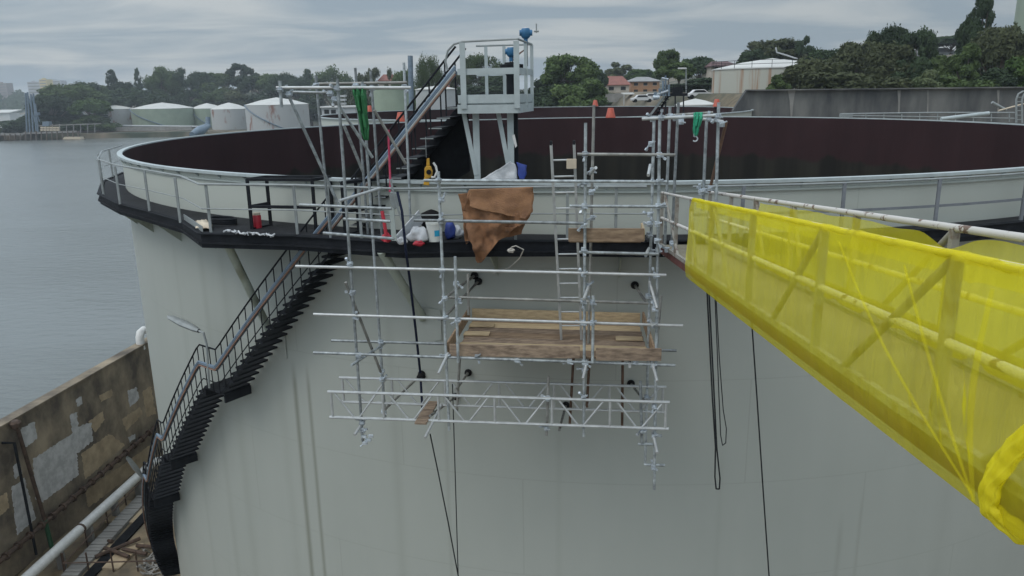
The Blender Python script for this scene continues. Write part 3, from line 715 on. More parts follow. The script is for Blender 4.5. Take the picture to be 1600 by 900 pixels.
# standards
for a, b, of, m in (((527, 124), (567, 690), 0, 'galv'), ((685, 268), (702, 672), 0, 'galv'), ((915, 192), (912, 682), 0, 'galv'), ((1031, 180), (1022, 765), 0, 'galv'),
                 ((1000.6, 596), (1003, 692), .05, 'galv'), ((857, 588), (854, 680), .12, 'galv_dull'),
                 ((566, 128), (602, 654), B, 'galv'), ((1022, 184), (1008, 726), B, 'galv'), ((928, 164), (919, 560), B, 'galv_dull'), ((922, 540), (917, 636), B, 'rust_tube'),
                 ((731, 428), (732, 492), B + .6, 'galv_dull'), ((719, 545), (714, 642), B, 'galv_dull'), ((896, 560), (890, 665), B + .1, 'rust_tube'), ((973, 562), (972, 668), B + .3, 'rust_tube')):
    row('standard', a, b, of, m=m)
for a, b in (((927, 462), (926, 567)), ((711, 401), (716, 566))): row('standard', a, b, -.10)
def stand_on(x, y, xt, yt, z=DECK, m='galv'):
    p = atz(x, y, z); d = ray(xt, yt); q = EYE + d * (p.y / d.y); tub('standard', p, q, m); return p, q
stand_on(517, 373, 493, 118); stand_on(597, 371, 579, 111); stand_on(575, 366, 555, 106); stand_on(642, 362, 631, 98)
row('standard', (437, 126), (440, 168), 0)
for (x0, y0, x1, y1, Yv) in ((1047, 166, 1038, 400, 13.95), (1060, 160, 1049, 392, 14.2), (1104, 187, 1098, 330, 13.3), (1123, 160, 1118, 345, 13.0)):
    tub('standard', aty(x0, y0, Yv), aty(x1, y1, Yv), 'galv')
# ledgers
for a, b, of, m in (((432, 137), (642, 137), 0, 'alu'), ((455, 144), (517, 145), .3, 'galv'), ((498, 131), (636, 129), B + .2, 'galv_dull'),
                 ((468, 320), (612, 326), 0, 'galv'), ((537, 342), (610, 346), 0, 'galv'), ((505, 364), (616, 373), .2, 'galv'),
                 ((662, 282), (1042, 284), -.05, 'galv'), ((647, 344), (912, 349), -.05, 'galv'), ((890, 322), (1042, 323), -.05, 'galv'), ((902, 241), (1055, 242), -.05, 'galv_dull'),
                 ((462, 416), (1041, 430), -.05, 'alu'), ((905, 394), (1029, 397), -.05, 'galv'), ((490, 491), (1067, 509), -.05, 'alu'), ((490, 551), (1055, 571), -.05, 'galv'),
                 ((690, 464), (1020, 474), B, 'galv_dull'), ((518, 532), (1057, 548), B, 'galv'), ((1003, 186), (1126, 180), 0.0, 'alu'), ((1040, 181), (1114, 176), B, 'galv_dull'),
                 ((997, 694), (1022, 694), 0.1, 'galv'), ((1006, 726), (1039, 727), 0.3, 'galv'), ((1098, 186), (1130, 190), .3, 'alu')):
    row('ledger', a, b, of, m=m)
# raking braces
for a, b, of, of2, m in (((452, 152), (530, 322), 0.1, .5, 'galv'), ((525, 158), (582, 246), .2, B, 'galv'), ((537, 195), (567, 268), .3, B, 'galv'), ((585, 172), (634, 256), B, B + .4, 'galv_dull'),
                      ((540, 441), (595, 581), -.06, .7, 'galv_dull'), ((1135, 190), (1108, 300), .4, .6, 'rust_tube'), ((936, 462), (900, 560), .0, .2, 'galv_dull') if False else ((1033, 462), (1026, 540), .3, .1, 'galv_dull')):
    row('brace', a, b, of, of2, m)
# transoms pointing out of the picture
for a, b, of, of2, m in (((530, 314), (594, 294), -.45, .7, 'alu'), ((549, 571), (603, 535), -.35, B + .1, 'galv'), ((685, 584), (700, 552), -.5, 0, 'alu'), ((664, 684), (690, 632), -.5, .4, 'alu'),
                      ((554, 680), (572, 652), -.35, .2, 'alu'), ((1027, 708), (1019, 672), -.4, .1, 'alu'), ((1027, 596), (1017, 560), -.4, .1, 'alu'), ((911, 592), (918, 560), -.4, .1, 'alu'), ((1027, 482), (1015, 440), -.4, .1, 'alu'), ((912, 468), (921, 444), -.35, .1, 'alu'),
                      ((984, 573), (984, 562), -.2, .2, 'alu'), ((1013, 274), (1016, 258), -.3, .1, 'alu'), ((931, 262), (922, 272), -.3, .1, 'alu'), ((1019, 508), (1016, 500), -.3, .2, 'alu'), ((1011, 394), (1014, 388), -.3, .5, 'alu')):
    row('transom', a, b, of, of2, m, r_=TU)
# tie tubes with rubber pads on the shell
for (x0, y0, of, x1, y1) in ((690, 500, 0, 747, 440), (692, 468, 0, 741, 431), (601, 640, .6, 658, 585), (712, 610, .5, 731, 583), (672, 650, .0, 712, 620), (1008, 470, B, 992, 446), (1010, 630, B - .1, 986, 600), (874, 672, .4, 884, 634)):
    wp = atcyl(x1, y1, TR + .06)
    t = MB().tube([fr(x0, y0, of), wp], TU, 10).build('tie_tube', M['galv_dull'], sc, True)
    rad = Vector((wp.x - TC.x, wp.y - TC.y, 0)).normalized()
    MB().tube([wp - rad * .055, wp - rad * .02, wp + rad * .03, wp + rad * .05], [.075, .085, .07, .04], 12).build('rubber_pad', M['rubber'], t, True)
# lattice beams
def beam(a, b, of, label=None):
    p, q = fr(*a, of), fr(*b, of)
    q = Vector((q.x, q.y, p.z - .03)); H_ = .51
    bm = MB().tube([p, q], .029, 8).build('lattice_beam', M['alu'], sc, True)
    MB().tube([p - Z * H_, q - Z * H_], .029, 8).build('lower_chord', M['alu'], bm, True)
    d = (q - p); L_ = d.length; d.normalize()
    n = 6; s_ = L_ / n
    for k in range(n + 1):
        c = p + d * min(max(s_ * k, .06), L_ - .06); MB().tube([c, c - Z * H_], .024, 8).build('lattice_post', M['alu'], bm, True)
    for k in range(n):
        c = p + d * (s_ * k)
        for f0, z0, f1, z1 in ((.10, 0, .46, H_), (.54, H_, .9, 0)):
            MB().tube([c + d * (s_ * f0) - Z * z0, c + d * (s_ * f1) - Z * z1], .020, 6).build('lattice_diagonal', M['alu'], bm, True)
beam((512, 612), (1046, 632), -.06)
beam((530, 590), (1041, 605), B)
# couplers: body, flap and bolt in one small casting
def coupler(c, jig=0.0):
    ax = Vector((random.uniform(-1, 1), random.uniform(-.6, .2), random.uniform(-1, 1))).normalized()
    s, t = frame_of(ax)
    mb = MB().tube([c - SE * .042, c + SE * .042], .046, 8).tube([c - Z * .042 + SN * -.02, c + Z * .042 + SN * -.02], .046, 8)
    mb.tube([c + s * .035, c + s * .035 + ax * .14], .014, 6).box(c + s * .035 + ax * .115, (.045, .04, .04), (ax, s, t))
    mb.bar(c - SN * .06 - SE * .04, c - SN * .07 + SE * .07 + Z * random.uniform(-.04, .06), .06, .018)
    mb.build('coupler', M['coupler'], sc, True)
for (x, y, of) in ((527, 138, 0), (556, 134, .3), (568, 136, B), (581, 138, B), (438, 140, 0), (452, 147, .1), (494, 134, .4), (516, 146, .3), (523, 155, .2), (632, 136, .6), (547, 412, 0), (551, 457, 0), (556, 495, 0), (561, 554, 0), (566, 660, 0), (567, 672, -.1),
                 (689, 345, 0), (685, 282, 0), (690, 312, 0), (691, 422, 0), (695, 466, 0), (696, 496, 0), (699, 556, 0), (713, 443, 0), (717, 470, 0), (715, 500, -.1), (595, 534, B), (597, 580, B), (600, 642, B), (597, 592, B),
                 (914, 241, 0), (914, 285, 0), (913, 322, 0), (912, 352, 0), (912, 390, 0), (912, 428, 0), (911, 470, 0), (926, 472, -.1), (911, 504, 0), (926, 504, -.1), (913, 566, 0), (913, 578, 0), (912, 620, 0), (924, 300, .3), (926, 266, .3), (926, 340, .4), (919, 446, .1),
                 (1030, 242, 0), (1029, 284, 0), (1028, 322, 0), (1027, 350, 0), (1026, 376, 0), (1024, 430, 0), (1022, 482, 0), (1021, 508, 0), (1020, 570, 0), (1022, 634, 0), (1022, 680, 0), (1021, 730, 0), (1004, 672, .0), (1017, 225, B), (1015, 335, .6), (1014, 350, .7), (1014, 366, .7), (1018, 395, .5), (1012, 462, B), (1010, 620, B),
                 (1020, 186, .2), (1033, 184, 0), (1047, 182, .3), (1060, 184, .3), (1064, 190, .0), (1107, 186, .3), (1122, 182, 0), (1128, 194, .2), (1101, 298, .5), (1110, 294, .4), (1095, 300, .5), (1028, 391, .3), (1042, 390, .5), (1050, 380, .6), (746, 556, 0), (808, 562, 0), (890, 564, 0), (993, 566, 0), (856, 622, 0), (854, 668, 0)):
    coupler(fr(x, y, of))
# spare couplers hanging below the left standard
mb = MB(); c = fr(572, 684, -.2)
for k in range(4):
    v = Vector((random.uniform(-.06, .12), random.uniform(-.05, .05), random.uniform(-.12, .08))); mb.box(c + v, (.09, .06, .04)); mb.tube([c + v, c + v + Vector((random.uniform(-.1, .1), 0, random.uniform(-.1, .06)))], .015, 6)
mb.build('spare_coupler', M['coupler'], sc)

# toe boards are clamped to the scaffold; the deck planks only lie on it
zd = 15.67
def tb(p, q, h, m, th=.038, name='toe_board'):
    return MB().bar(p + Z * h / 2, q + Z * h / 2, th, h).build(name, M[m], sc, bevel=.005)
pA, pB = atz(703, 556, zd), atz(906, 560, zd); tb(pA, pB, .225, 'wood_grey')
pC, pD = atz(931, 563, zd), atz(1033, 563, zd) - SN * .02; tb(pC, pD, .225, 'wood_grey')
bk0, bk1 = atcyl(738, 498, TR + .22), atcyl(1000, 505, TR + .22)
bk0.z = bk1.z = zd
tb(bk0, bk1, .2, 'wood_pale'); tb(pA + SN * .06 - SE * .05, bk0 - SE * .06, .23, 'wood'); tb(pD + SN * .06 - SE * .12, bk1 + SE * .06, .23, 'wood')
names5 = ['nearest the front toe board', 'second from the front toe board', 'third from the front toe board', 'fourth from the front, in mid deck', 'third from the tank wall', 'second from the tank wall', 'nearest the tank wall']
span = [0.05, 0.96]
for k in range(7):
    f0 = .03 + .94 * k / 7; f1 = .03 + .94 * (k + 1) / 7; fm = (f0 + f1) / 2
    l0 = (pA + SE * .05).lerp(bk0 + SE * .04, fm); l1 = (pD - SE * .2).lerp(bk1 - SE * .04, fm)
    wd = (pA - bk0).length * .94 / 7 - .012
    mk = ('wood', 'wood_pale', 'wood_grey', 'wood', 'wood_grey', 'wood_pale', 'wood')[k]
    ob = MB().bar(l0 + Z * (.004 + .003 * (k % 2)) + SE * random.uniform(0, .05), l1 + Z * (.004 + .003 * (k % 2)), wd, .038).build('scaffold_board', M[mk], None, bevel=.005)
    tag(ob, 'timber board on the lower scaffold deck, ' + names5[k], 'board', 'boards of the lower scaffold deck')
for i, (x, y, wpx, lb) in enumerate(((722, 521, 46, 'short pale ply offcut on the lower scaffold deck by the front toe board'), (735, 508, 36, 'short pale ply offcut at the left end of the lower scaffold deck'), (958, 529, 50, 'short pale ply offcut at the right end of the lower scaffold deck'))):
    c = atz(x + wpx / 2, y, zd + .05); tag(MB().box(c, (.5, .22, .018), (SE, SN, Z)).build('ply_offcut', M['wood_pale']), lb, 'offcut', 'ply offcuts on the lower scaffold deck')
# upper small deck
zu = fr(890, 378, 0).z
uA, uB = fr(888, 378, .05), fr(1006, 381, .05); uA.z = uB.z = zu
tb(uA, uB, .23, 'wood'); tb(uB + SN * .08, uB + SN * .75, .2, 'wood_pale')
for k, lb in enumerate(('pale timber board on the small upper deck, next to its toe board', 'pale timber board in the middle of the small upper deck', 'pale timber board on the small upper deck, nearest the tank wall')):
    ob = MB().bar(uA + SN * (.16 + .235 * k) + Z * -.01 + SE * (.35 if k else .02), uB + SN * (.16 + .235 * k) - Z * .01 - SE * .05, .222, .038).build('scaffold_board', M['wood_pale' if k else 'wood'], None, bevel=.005)
    tag(ob, lb, 'board', 'boards of the small upper deck')
# short thick plank lying through the lattice beams
pl0, pl1 = fr(657, 664, -.35), fr(676, 627, B + .1)
pl0.z = 14.38; pl1.z = 14.40
pl0 = atz(657, 662, 14.42); pl1 = atz(676, 628, 14.42)
tag(MB().bar(pl0, pl1, .225, .04).build('loose_plank', M['wood_grey'], None, bevel=.005), 'short brown plank lying across the two lattice beams', 'plank')

# aluminium ladder
ld = thing('ladder', 'aluminium ladder standing on the lower scaffold deck and rising past the guardrail', 'ladder', atz(890, 531, zd + .02))
lb0, lb1 = atz(877, 530, zd + .03), atz(906, 531, zd + .03)
lt0, lt1 = fr(861, 226, .35), fr(897, 225, .35)
lb1 = lb0 + (lt1 - lt0) * .97
for a, b in ((lb0, lt0), (lb1, lt1)): MB().bar(a, b, .045, .07, SN).build('stile', M['alu'], ld)
L_ = (lt0 - lb0).length; nr = int(L_ / .29)
for k in range(1, nr + 1):
    f = k * .29 / L_
    if f < .985: MB().tube([lb0.lerp(lt0, f), lb1.lerp(lt1, f)], .016, 8).build('rung', M['alu'], ld, True)
c = fr(893, 256, .3); MB().box(c, (.17, .03, .17), (SE, SN, Z)).build('tag_box', M['beige'], ld, bevel=.008)
for p in (lt0, lt1): MB().bar(p - Z * .01, p + Z * .06, .04, .075, SN).build('end_cap', M['black'], ld)

# ------------------------------------------------------------------ netted access bridge
BD = Vector((-.05, -1, .098)); BP = Vector((2.755, 13.0, 18.548)); BN = Vector((.99875, -.05, 0)); BW = .877
def BR(t, s=0, h=0): return BP + BD * t + BN * s + Z * h     # t along, s across (0 near rail .. BW far rail), h below/above the top rail
T0, T1 = -1.25, 11.3
bd = thing('access_bridge', 'steel access bridge with chipped white rails leading to the tank walkway', 'bridge', BR(5, .44, -1.15))
RT = .03
HB = -.98
def btube(nm, pts, r_=RT, m='bridge'): return MB().tube(pts, r_, 10).build(nm, M['bridge_dull' if nm == 'bridge_diagonal' else m], bd, True)
for s in (0, BW):
    btube('top_rail', [BR(T0, s), BR(T1, s)], .030 if s else .022); btube('mid_rail', [BR(T0, s, -.47), BR(T1, s, -.47)], .026)
    MB().bar(BR(T0, s, HB), BR(T1, s, HB), .05, .06).build('bottom_chord', M['bridge_dull'], bd)
    MB().bar(BR(T0, s + (.03 if s == 0 else -.03), HB - .10), BR(T1, s + (.03 if s == 0 else -.03), HB - .10), .07, .12).build('side_beam', M['bridge_red'], bd)
MB().bar(BR(T0, BW - .035, HB + .13), BR(T1, BW - .035, HB + .13), .012, .20).build('kick_plate', M['bridge_dull'], bd)
for i, t in enumerate((-1.2, .45, 1.75, 3.2, 5.17, 7.22, 9.13, 10.9)):
    MB().bar(BR(t, 0, HB), BR(t, 0, 0), .055, .055, (0, 1, 0)).build('bridge_post', M['bridge_dull'], bd)
for i, t in enumerate((-1.2, .45, 1.95, 3.65, 5.6, 7.4, 9.3)):
    MB().bar(BR(t, BW, HB), BR(t, BW, 0), .055, .055, (0, 1, 0)).build('bridge_post', M['bridge_dull'], bd)
for t0, t1, s in ((7.2, 6.05, 0), (9.1, 7.8, 0), (10.85, 9.6, 0), (3.3, 4.4, 0), (7.38, 6.1, BW), (9.28, 7.9, BW), (2.0, 2.6, BW), (3.7, 4.2, BW)):
    btube('bridge_diagonal', [BR(t0, s, -.03), BR(t1, s, HB)], .027)
btube('bridge_diagonal', [BR(-.85, 0, -.04), BR(.75, 0, HB)], .026); btube('bridge_diagonal', [BR(1.65, 0, -.02), BR(2.3, 0, HB)], .022)
# grating deck: bearing bars and cross rods
mb = MB(); t = T0
while t < T1 - .02:
    mb.bar(BR(t, .05, HB - .02), BR(t, BW - .05, HB - .02), .010, .025); t += .028
for s in np.linspace(.06, BW - .06, 9): mb.bar(BR(T0, s, HB - .025), BR(T1, s, HB - .025), .008, .02)
mb.build('grating', M['grate'], bd)
mb = MB()
for t in np.arange(T0, T1, 1.1): mb.bar(BR(t, .07, HB - .10), BR(t, BW - .07, HB - .10), .06, .1)
mb.build('cross_beam', M['bridge_red'], bd)

def fnoise(t, h, k=0): return mnoise.noise(Vector((t * 1.1, h * .8, k))) * .5 + mnoise.noise(Vector((t * 3.1, h * 1.3, k + 9))) * .25
# near side net: over the top rail, down the outside, tucked under the deck
rows = []
NT = 150
ts = np.linspace(1.9, T1 - .1, NT)
PIN = 9.78
for t in ts:
    r = []
    prof = [(.038, -.12), (.036, -.04), (.028, .008), (.010, .022), (-.014, .020), (-.030, .0), (-.042, -.05), (-.06, -.13), (-.062, -.22), (-.064, -.33), (-.066, -.45), (-.07, -.58), (-.075, -.70), (-.08, -.82), (-.085, -.92), (-.09, -.985), (-.085, -1.03), (-.08, -1.09), (-.07, -1.15), (-.03, -1.185), (.1, -1.19), (.3, -1.19), (.5, -1.19), (.7, -1.19), (.9, -1.19)]
    for j, (s, h) in enumerate(prof):
        f = fnoise(t, h)
        amp = .05 if 7 < j < 14 else .018
        ph = max(0, min(1, (-h) / 1.1))
        pin = math.exp(-((t - PIN) / 1.3) ** 2)
        u = (t - PIN) / (.12 + abs(1.0 - ph))
        fold = (math.sin(u * 11) * .5 + math.sin(u * 23 + 1) * .3) * .03 * pin * (1 if 5 < j < 15 else 0)
        fold += .012 * math.sin(t * 17 + 5 * mnoise.noise(Vector((t, h, 2)))) * (1 if 6 < j < 14 else 0)
        gather = 0
        for g in (5.17, 7.3, 7.9, 9.2): gather += math.exp(-((t - g) / .06) ** 2)
        hh = h + (.012 * math.sin(t * 9) if 5 < j < 12 else .0) + (.02 * fnoise(t * 1.5, 3, 4) if 6 < j < 15 else 0) - (.02 * gather if j == 0 else 0)
        tt = t + (f * .05 if 5 < j < 17 else 0) - pin * ph * (t - PIN) * .18 * (1 if 7 < j < 18 else 0)
        r.append(BR(tt, s - (abs(f) * amp if j > 6 else 0) - fold - (.012 * gather if 3 < j < 8 else 0), hh + (.006 * gather if j in (2, 3, 4) else 0)))
    rows.append(r)
nt1 = MB().grid(rows).build('safety_net', M['net'], None, 'soft')
tag(nt1, 'yellow debris net wrapped round the near side and underside of the access bridge', 'safety net', 'yellow nets on the access bridge')
# rolled hem of the net along the top rail
hem = []
for k in range(150):
    t = 1.9 + (T1 - 2.2) * k / 149; hem.append(BR(t, -.008 + .006 * mnoise.noise(Vector((t * 4, 0, 0))), -.005 + .01 * mnoise.noise(Vector((t * 4, 5, 0)))))
MB().tube(hem, [.027 + .006 * mnoise.noise(Vector((k * .16, 2, 0))) for k in range(150)], 12).build('net_hem', M['net'], nt1, True)
# far side net, hung lower with slack gaps
rows = []
for t in np.linspace(2.3, T1 - .1, 140):
    r = []
    drop = .042 + .11 * math.exp(-((t - 7.42) / .30) ** 2) + .03 * math.exp(-((t - 6.7) / .35) ** 2) + .012 * math.sin(t * 5.3) * math.sin(t * 2.1) ** 2
    for j, h in enumerate(np.linspace(0, 1, 16)):
        f = fnoise(t + 20, h * 2)
        sw = .018 * math.sin(t * 15 + 4 * h + 3 * mnoise.noise(Vector((t * .8, h, 7)))) * math.sin(h * math.pi * .9 + .2)
        r.append(BR(t + f * .05, BW - .045 - .05 * math.sin(h * math.pi) + f * .05 + sw, -drop - h * (.93 - drop)))
    rows.append(r)
nt2 = MB().grid(rows).build('safety_net', M['net'], None, 'soft')
tag(nt2, 'slack yellow debris net hung inside the far rail of the access bridge', 'safety net', 'yellow nets on the access bridge')
# bunched net tied round the deck near the camera
bt = [BR(10.35, -.075, -.36), BR(10.18, -.085, -.52), BR(10.05, -.095, -.66), BR(9.96, -.105, -.79), BR(9.89, -.11, -.91), BR(9.86, -.11, -1.02), BR(9.86, -.10, -1.10), BR(9.90, -.06, -1.15), BR(9.97, -.01, -1.165), BR(10.05, .05, -1.165)]
pts = []
for i in range(len(bt) - 1):
    for k in range(6): pts.append(bt[i].lerp(bt[i + 1], k / 6))
pts.append(bt[-1])
pts = [sum((pts[max(0, min(len(pts) - 1, i + d))] for d in (-3, -2, -1, 0, 1, 2, 3)), Vector()) / 7 for i in range(len(pts))]
mb = MB(); mb.tube(pts, [.048 + .005 * math.sin(i * .7) + .008 * math.sin(i / len(pts) * 3.1) - .02 * max(0, i / len(pts) - .7) for i in range(len(pts))], 24)
for i, v in enumerate(mb.v):
    k = i % 24; c_ = pts[min(i // 24, len(pts) - 1)]; v -= BN * ((v - c_).dot(BN) * .55)
    v += BN * (.008 * math.sin(k * 1.57 + i * .012)) + Vector((mnoise.noise(v * 14), mnoise.noise(v * 14 + Vector((5, 0, 0))), mnoise.noise(v * 11 + Vector((0, 7, 0))))) * .016
tag(mb.build('net_tie', M['net_dense'], None, 'soft'), 'twisted bunch of yellow net tied round the bridge deck', 'net tie')
# drawn folds of the net converging on the tie
for k, (t_top, h_top, off, w0) in enumerate(((7.75, -.06, 0, .05), (8.75, -.10, .03, .035), (9.62, -.10, .02, .06))):
    a = BR(t_top, -.075, h_top); b = BR(9.78 + off, -.13, -1.06 - off)
    n_ = 16; r1 = []
    for i in range(n_ + 1):
        f = i / n_; c = a.lerp(b, f) - BN * (.02 * math.sin(f * math.pi) + .006) + BD * (.05 * math.sin(f * math.pi) * (1 if k % 2 else -1)) - Z * .04 * math.sin(f * math.pi); wdt = w0 * (.35 + .65 * math.sin(f * 2.6 + .3))
        r1.append([c - BD * wdt * .5, c - BN * .010, c + BD * wdt * .5])
    MB().grid(r1).build('drawn_fold', M['net_fold'], nt1, True)

# ------------------------------------------------------------------ things on and around the walkway
def dk(x, y): return atz(x, y, DECK + .002)
# white bucket
c = dk(679, 378)
bk = thing('bucket', 'white plastic bucket with a blue print on the walkway', 'bucket', c)
MB().lathe(c, [(.0, .004), (.125, .0), (.150, .36), (.160, .36), (.160, .40), (.150, .40), (.14, .34), (.13, .34), (.0, .33)], 24).build('bucket_body', M['bucket'], bk, True)
mb = MB().lathe(c, [(.1385, .13), (.1455, .25)], 8, 8, 62)
for v in mb.v:
    pass
mb.build('label_print', M['cyan'], bk)
MB().tube([c + Vector((.155 * math.cos(a), -.155 * abs(math.sin(a)) * .3, .37 - .12 * math.sin(a))) for a in np.linspace(0, math.pi, 12)], .005, 5).build('bail_handle', M['rail'], bk)
# black bag above bucket
def blob(name, label, cat, c, size, m, seed=0, amp=.18, flat=0):
    bmm = bmesh.new(); bmesh.ops.create_icosphere(bmm, subdivisions=3, radius=1)
    mb = MB(); mb.v = []
    for v in bmm.verts:
        d = v.co.copy(); k = 1 + amp * mnoise.noise(d * 1.6 + Vector((seed, 0, 0))) + amp * .5 * mnoise.noise(d * 4 + Vector((0, seed, 0)))
        p = Vector((d.x * size[0], d.y * size[1], max(-.95, d.z) * size[2])) * k
        mb.v.append(c + p + Vector((0, 0, size[2] * .9)))
    mb.f = [tuple(v.index for v in f.verts) for f in bmm.faces]; bmm.free()
    return tag(mb.build(name, m, None, 'soft'), label, cat)
blob('tool_bag', 'black soft bag behind the white bucket', 'bag', dk(672, 366) + Vector((0, .15, .12)), (.25, .17, .19), M['rubber'], 3)
blob('crumpled_sheet', 'crumpled white plastic sheet left of the bucket', 'plastic sheet', dk(655, 379), (.20, .16, .16), M['white_sheet'], 5, .5)
blob('plastic_bag', 'clear whitish plastic bag right of the bucket', 'plastic bag', dk(712, 372), (.15, .12, .13), M['white_sheet'], 8, .5)
blob('blue_bag', 'dark blue bag between the bucket and the hessian', 'bag', dk(704, 374), (.11, .10, .20), M['blue_sheet'], 9, .3)
blob('red_bag', 'red and black bag at the foot of the pink sling', 'bag', dk(604, 379), (.10, .08, .10), M['red'], 11, .4)
blob('red_cloth', 'dark red cloth on the deck in front of the white sheet', 'cloth', dk(655, 382) - Vector((0, .12, 0)), (.11, .06, .05), M['red'], 12, .4)
blob('parts_bag', 'small pale bag with blue print left of the crumpled sheet', 'bag', dk(628, 381), (.10, .08, .07), M['white_sheet'], 13, .4)
# propped white board and folded grey sheet
p0, p1 = dk(620, 378), dk(652, 376)
mb = MB().bar(dk(622, 380) + Vector((0, .02, .02)), dk(655, 372) + Vector((.02, .25, .40)), .02, .30)
tag(mb.build('propped_sheet', M['white_sheet']), 'white board leaning beside the bucket', 'board')
# red can
c = dk(403, 356)
rc = thing('red_can', 'red can with a pale lid standing in the black guard frame', 'can', c)
MB().lathe(c, [(0, 0), (.085, 0), (.09, .02), (.09, .27), (.08, .29)], 18).build('can_body', M['red'], rc, True)
MB().lathe(c, [(.08, .29), (.08, .335), (0, .34)], 18).build('can_lid', M['beige'], rc, True)
# cloth and rags, coil
rows = []
for i in range(9):
    r = []
    for j in range(9):
        p = atz(306 + j * 3.2, 347 + i * 1.5, DECK + .03); k = mnoise.noise(Vector((i * .5, j * .5, 2)))
        edge_ = min(i, j, 8 - i, 8 - j) / 4
        r.append(p + Z * (.03 + .10 * edge_ + .06 * k))
    rows.append(r)
tag(MB().grid(rows).build('dust_sheet', M['beige'], None, True, solid=.01), 'beige dust sheet lying on the walkway corner', 'sheet')
mb = MB(); c = atz(348, 349, DECK + .04)
for k in range(3): mb.tube([c + Vector((.30 * math.cos(a), .22 * math.sin(a), .04 * k + .05 * abs(math.sin(a * .5)))) for a in np.linspace(0, 2 * math.pi, 24, endpoint=False)], .03, 8, closed=True)
tag(mb.build('hose_coil', M['black'], None, True), 'black coiled hose on the walkway behind the beige sheet', 'hose')
mb = MB(); pts = []
random.seed(21)
for k in range(40):
    f = k / 39; pts.append(atz(352 + 75 * f + random.uniform(-4, 4), 361 + 7 * f + random.uniform(-2.5, 2.5), DECK + .03 + random.uniform(0, .06)))
mb.tube(pts, .018, 6); tag(mb.build('rag_rope', M['white_sheet'], None, True), 'tangled whitish rope lying along the walkway edge', 'rope')
# hessian over the guardrail
def cloth(name, label, cat, rowsdef, base, m, folds=.04, nx=40, ny=8, solid=.012, seed=0, parent=None, wrap=True):
    rows = []
    for i in range(len(rowsdef) - 1):
        for k in range(ny if i < len(rowsdef) - 2 else ny + 1):
            f = k / ny; xl = rowsdef[i][0] * (1 - f) + rowsdef[i + 1][0] * f; xr = rowsdef[i][1] * (1 - f) + rowsdef[i + 1][1] * f
            yl = rowsdef[i][2] * (1 - f) + rowsdef[i + 1][2] * f; yr = rowsdef[i][3] * (1 - f) + rowsdef[i + 1][3] * f
            r = []
            for j in range(nx):
                g = j / (nx - 1); x = xl + (xr - xl) * g; y = yl + (yr - yl) * g
                h = (y - rowsdef[0][2]) / 110
                d = folds * (math.sin(x * .16 + seed + 3.0 * mnoise.noise(Vector((x * .025, y * .03, seed)))) * min(1, h * 1.6) + 1.3 * mnoise.noise(Vector((x * .04, y * .05, seed + 3))) + .45 * mnoise.noise(Vector((x * .13, y * .10, seed + 5))) * .6)
                x += 2.5 * mnoise.noise(Vector((y * .09, j * .2, seed))); y += 2.2 * mnoise.noise(Vector((x * .09, i + .3, seed + 1))) * min(1, h * 4)
                r.append(base(x, y, d))
            rows.append(r)
    ob = MB().grid(rows).build(name, m, parent, 'soft', solid=solid)
    return tag(ob, label, cat) if parent is None else ob
hb = lambda x, y, d: fr(x, y, 1.42 + d - .0012 * (y - 296))
cloth('hessian_cloth', 'brown hessian cloth draped over the walkway guardrail', 'cloth', [(732, 834, 297, 293), (728, 832, 315, 318), (722, 828, 330, 336), (727, 822, 345, 346), (728, 810, 358, 354), (733, 795, 372, 366), (738, 780, 388, 376), (743, 766, 400, 392), (746, 752, 411, 409)], hb, M['hessian'], .07)
cloth('hessian_flap', 'tan brown hessian flap folded over the guardrail in front of the draped cloth', 'cloth', [(735, 834, 296, 292), (733, 834, 310, 314), (734, 831, 322, 332), (752, 820, 328, 342)], lambda x, y, d: fr(x, y, 1.30 + d), M['hessian_tan'], .03, 24, seed=11)
cloth('hessian_cloth', 'smaller fold of brown hessian hanging behind the big one', 'cloth', [(716, 742, 303, 300), (720, 738, 318, 318), (724, 748, 335, 330), (724, 745, 360, 352), (728, 742, 380, 374)], lambda x, y, d: fr(x, y, 1.55 + d), M['hessian'], .04, 10, seed=4)
cloth('hessian_cloth', 'low flap of brown hessian behind the guardrail post', 'cloth', [(770, 822, 345, 340), (778, 818, 358, 356), (790, 814, 372, 366)], lambda x, y, d: fr(x, y, 1.62 + d), M['hessian'], .05, 10, seed=7)
# white and blue sheet on the platform leg
wb = thing('tarpaulin', 'white sheet with a blue end tucked behind the platform legs', 'tarpaulin', cyl(-13, -.2, RIM))
cloth('white_part', None, None, [(798, 806, 252, 258), (775, 808, 266, 270), (758, 808, 277, 280), (745, 806, 284, 286)], lambda x, y, d: fr(x, y, 2.75 + d), M['white_sheet'], .05, 12, seed=2, parent=wb)
cloth('blue_part', None, None, [(807, 823, 253, 258), (809, 822, 266, 270), (812, 819, 280, 281)], lambda x, y, d: fr(x, y, 2.72 + d), M['blue_sheet'], .02, 6, seed=2, parent=wb)
tag(MB().prism([fr(800, 212, 2.4), fr(804, 210, 2.4), fr(808, 228, 2.4), fr(805, 231, 2.4)], SN * .01).build('paper_tag', M['white_pl']), 'white paper tag tied to the right platform leg', 'tag')
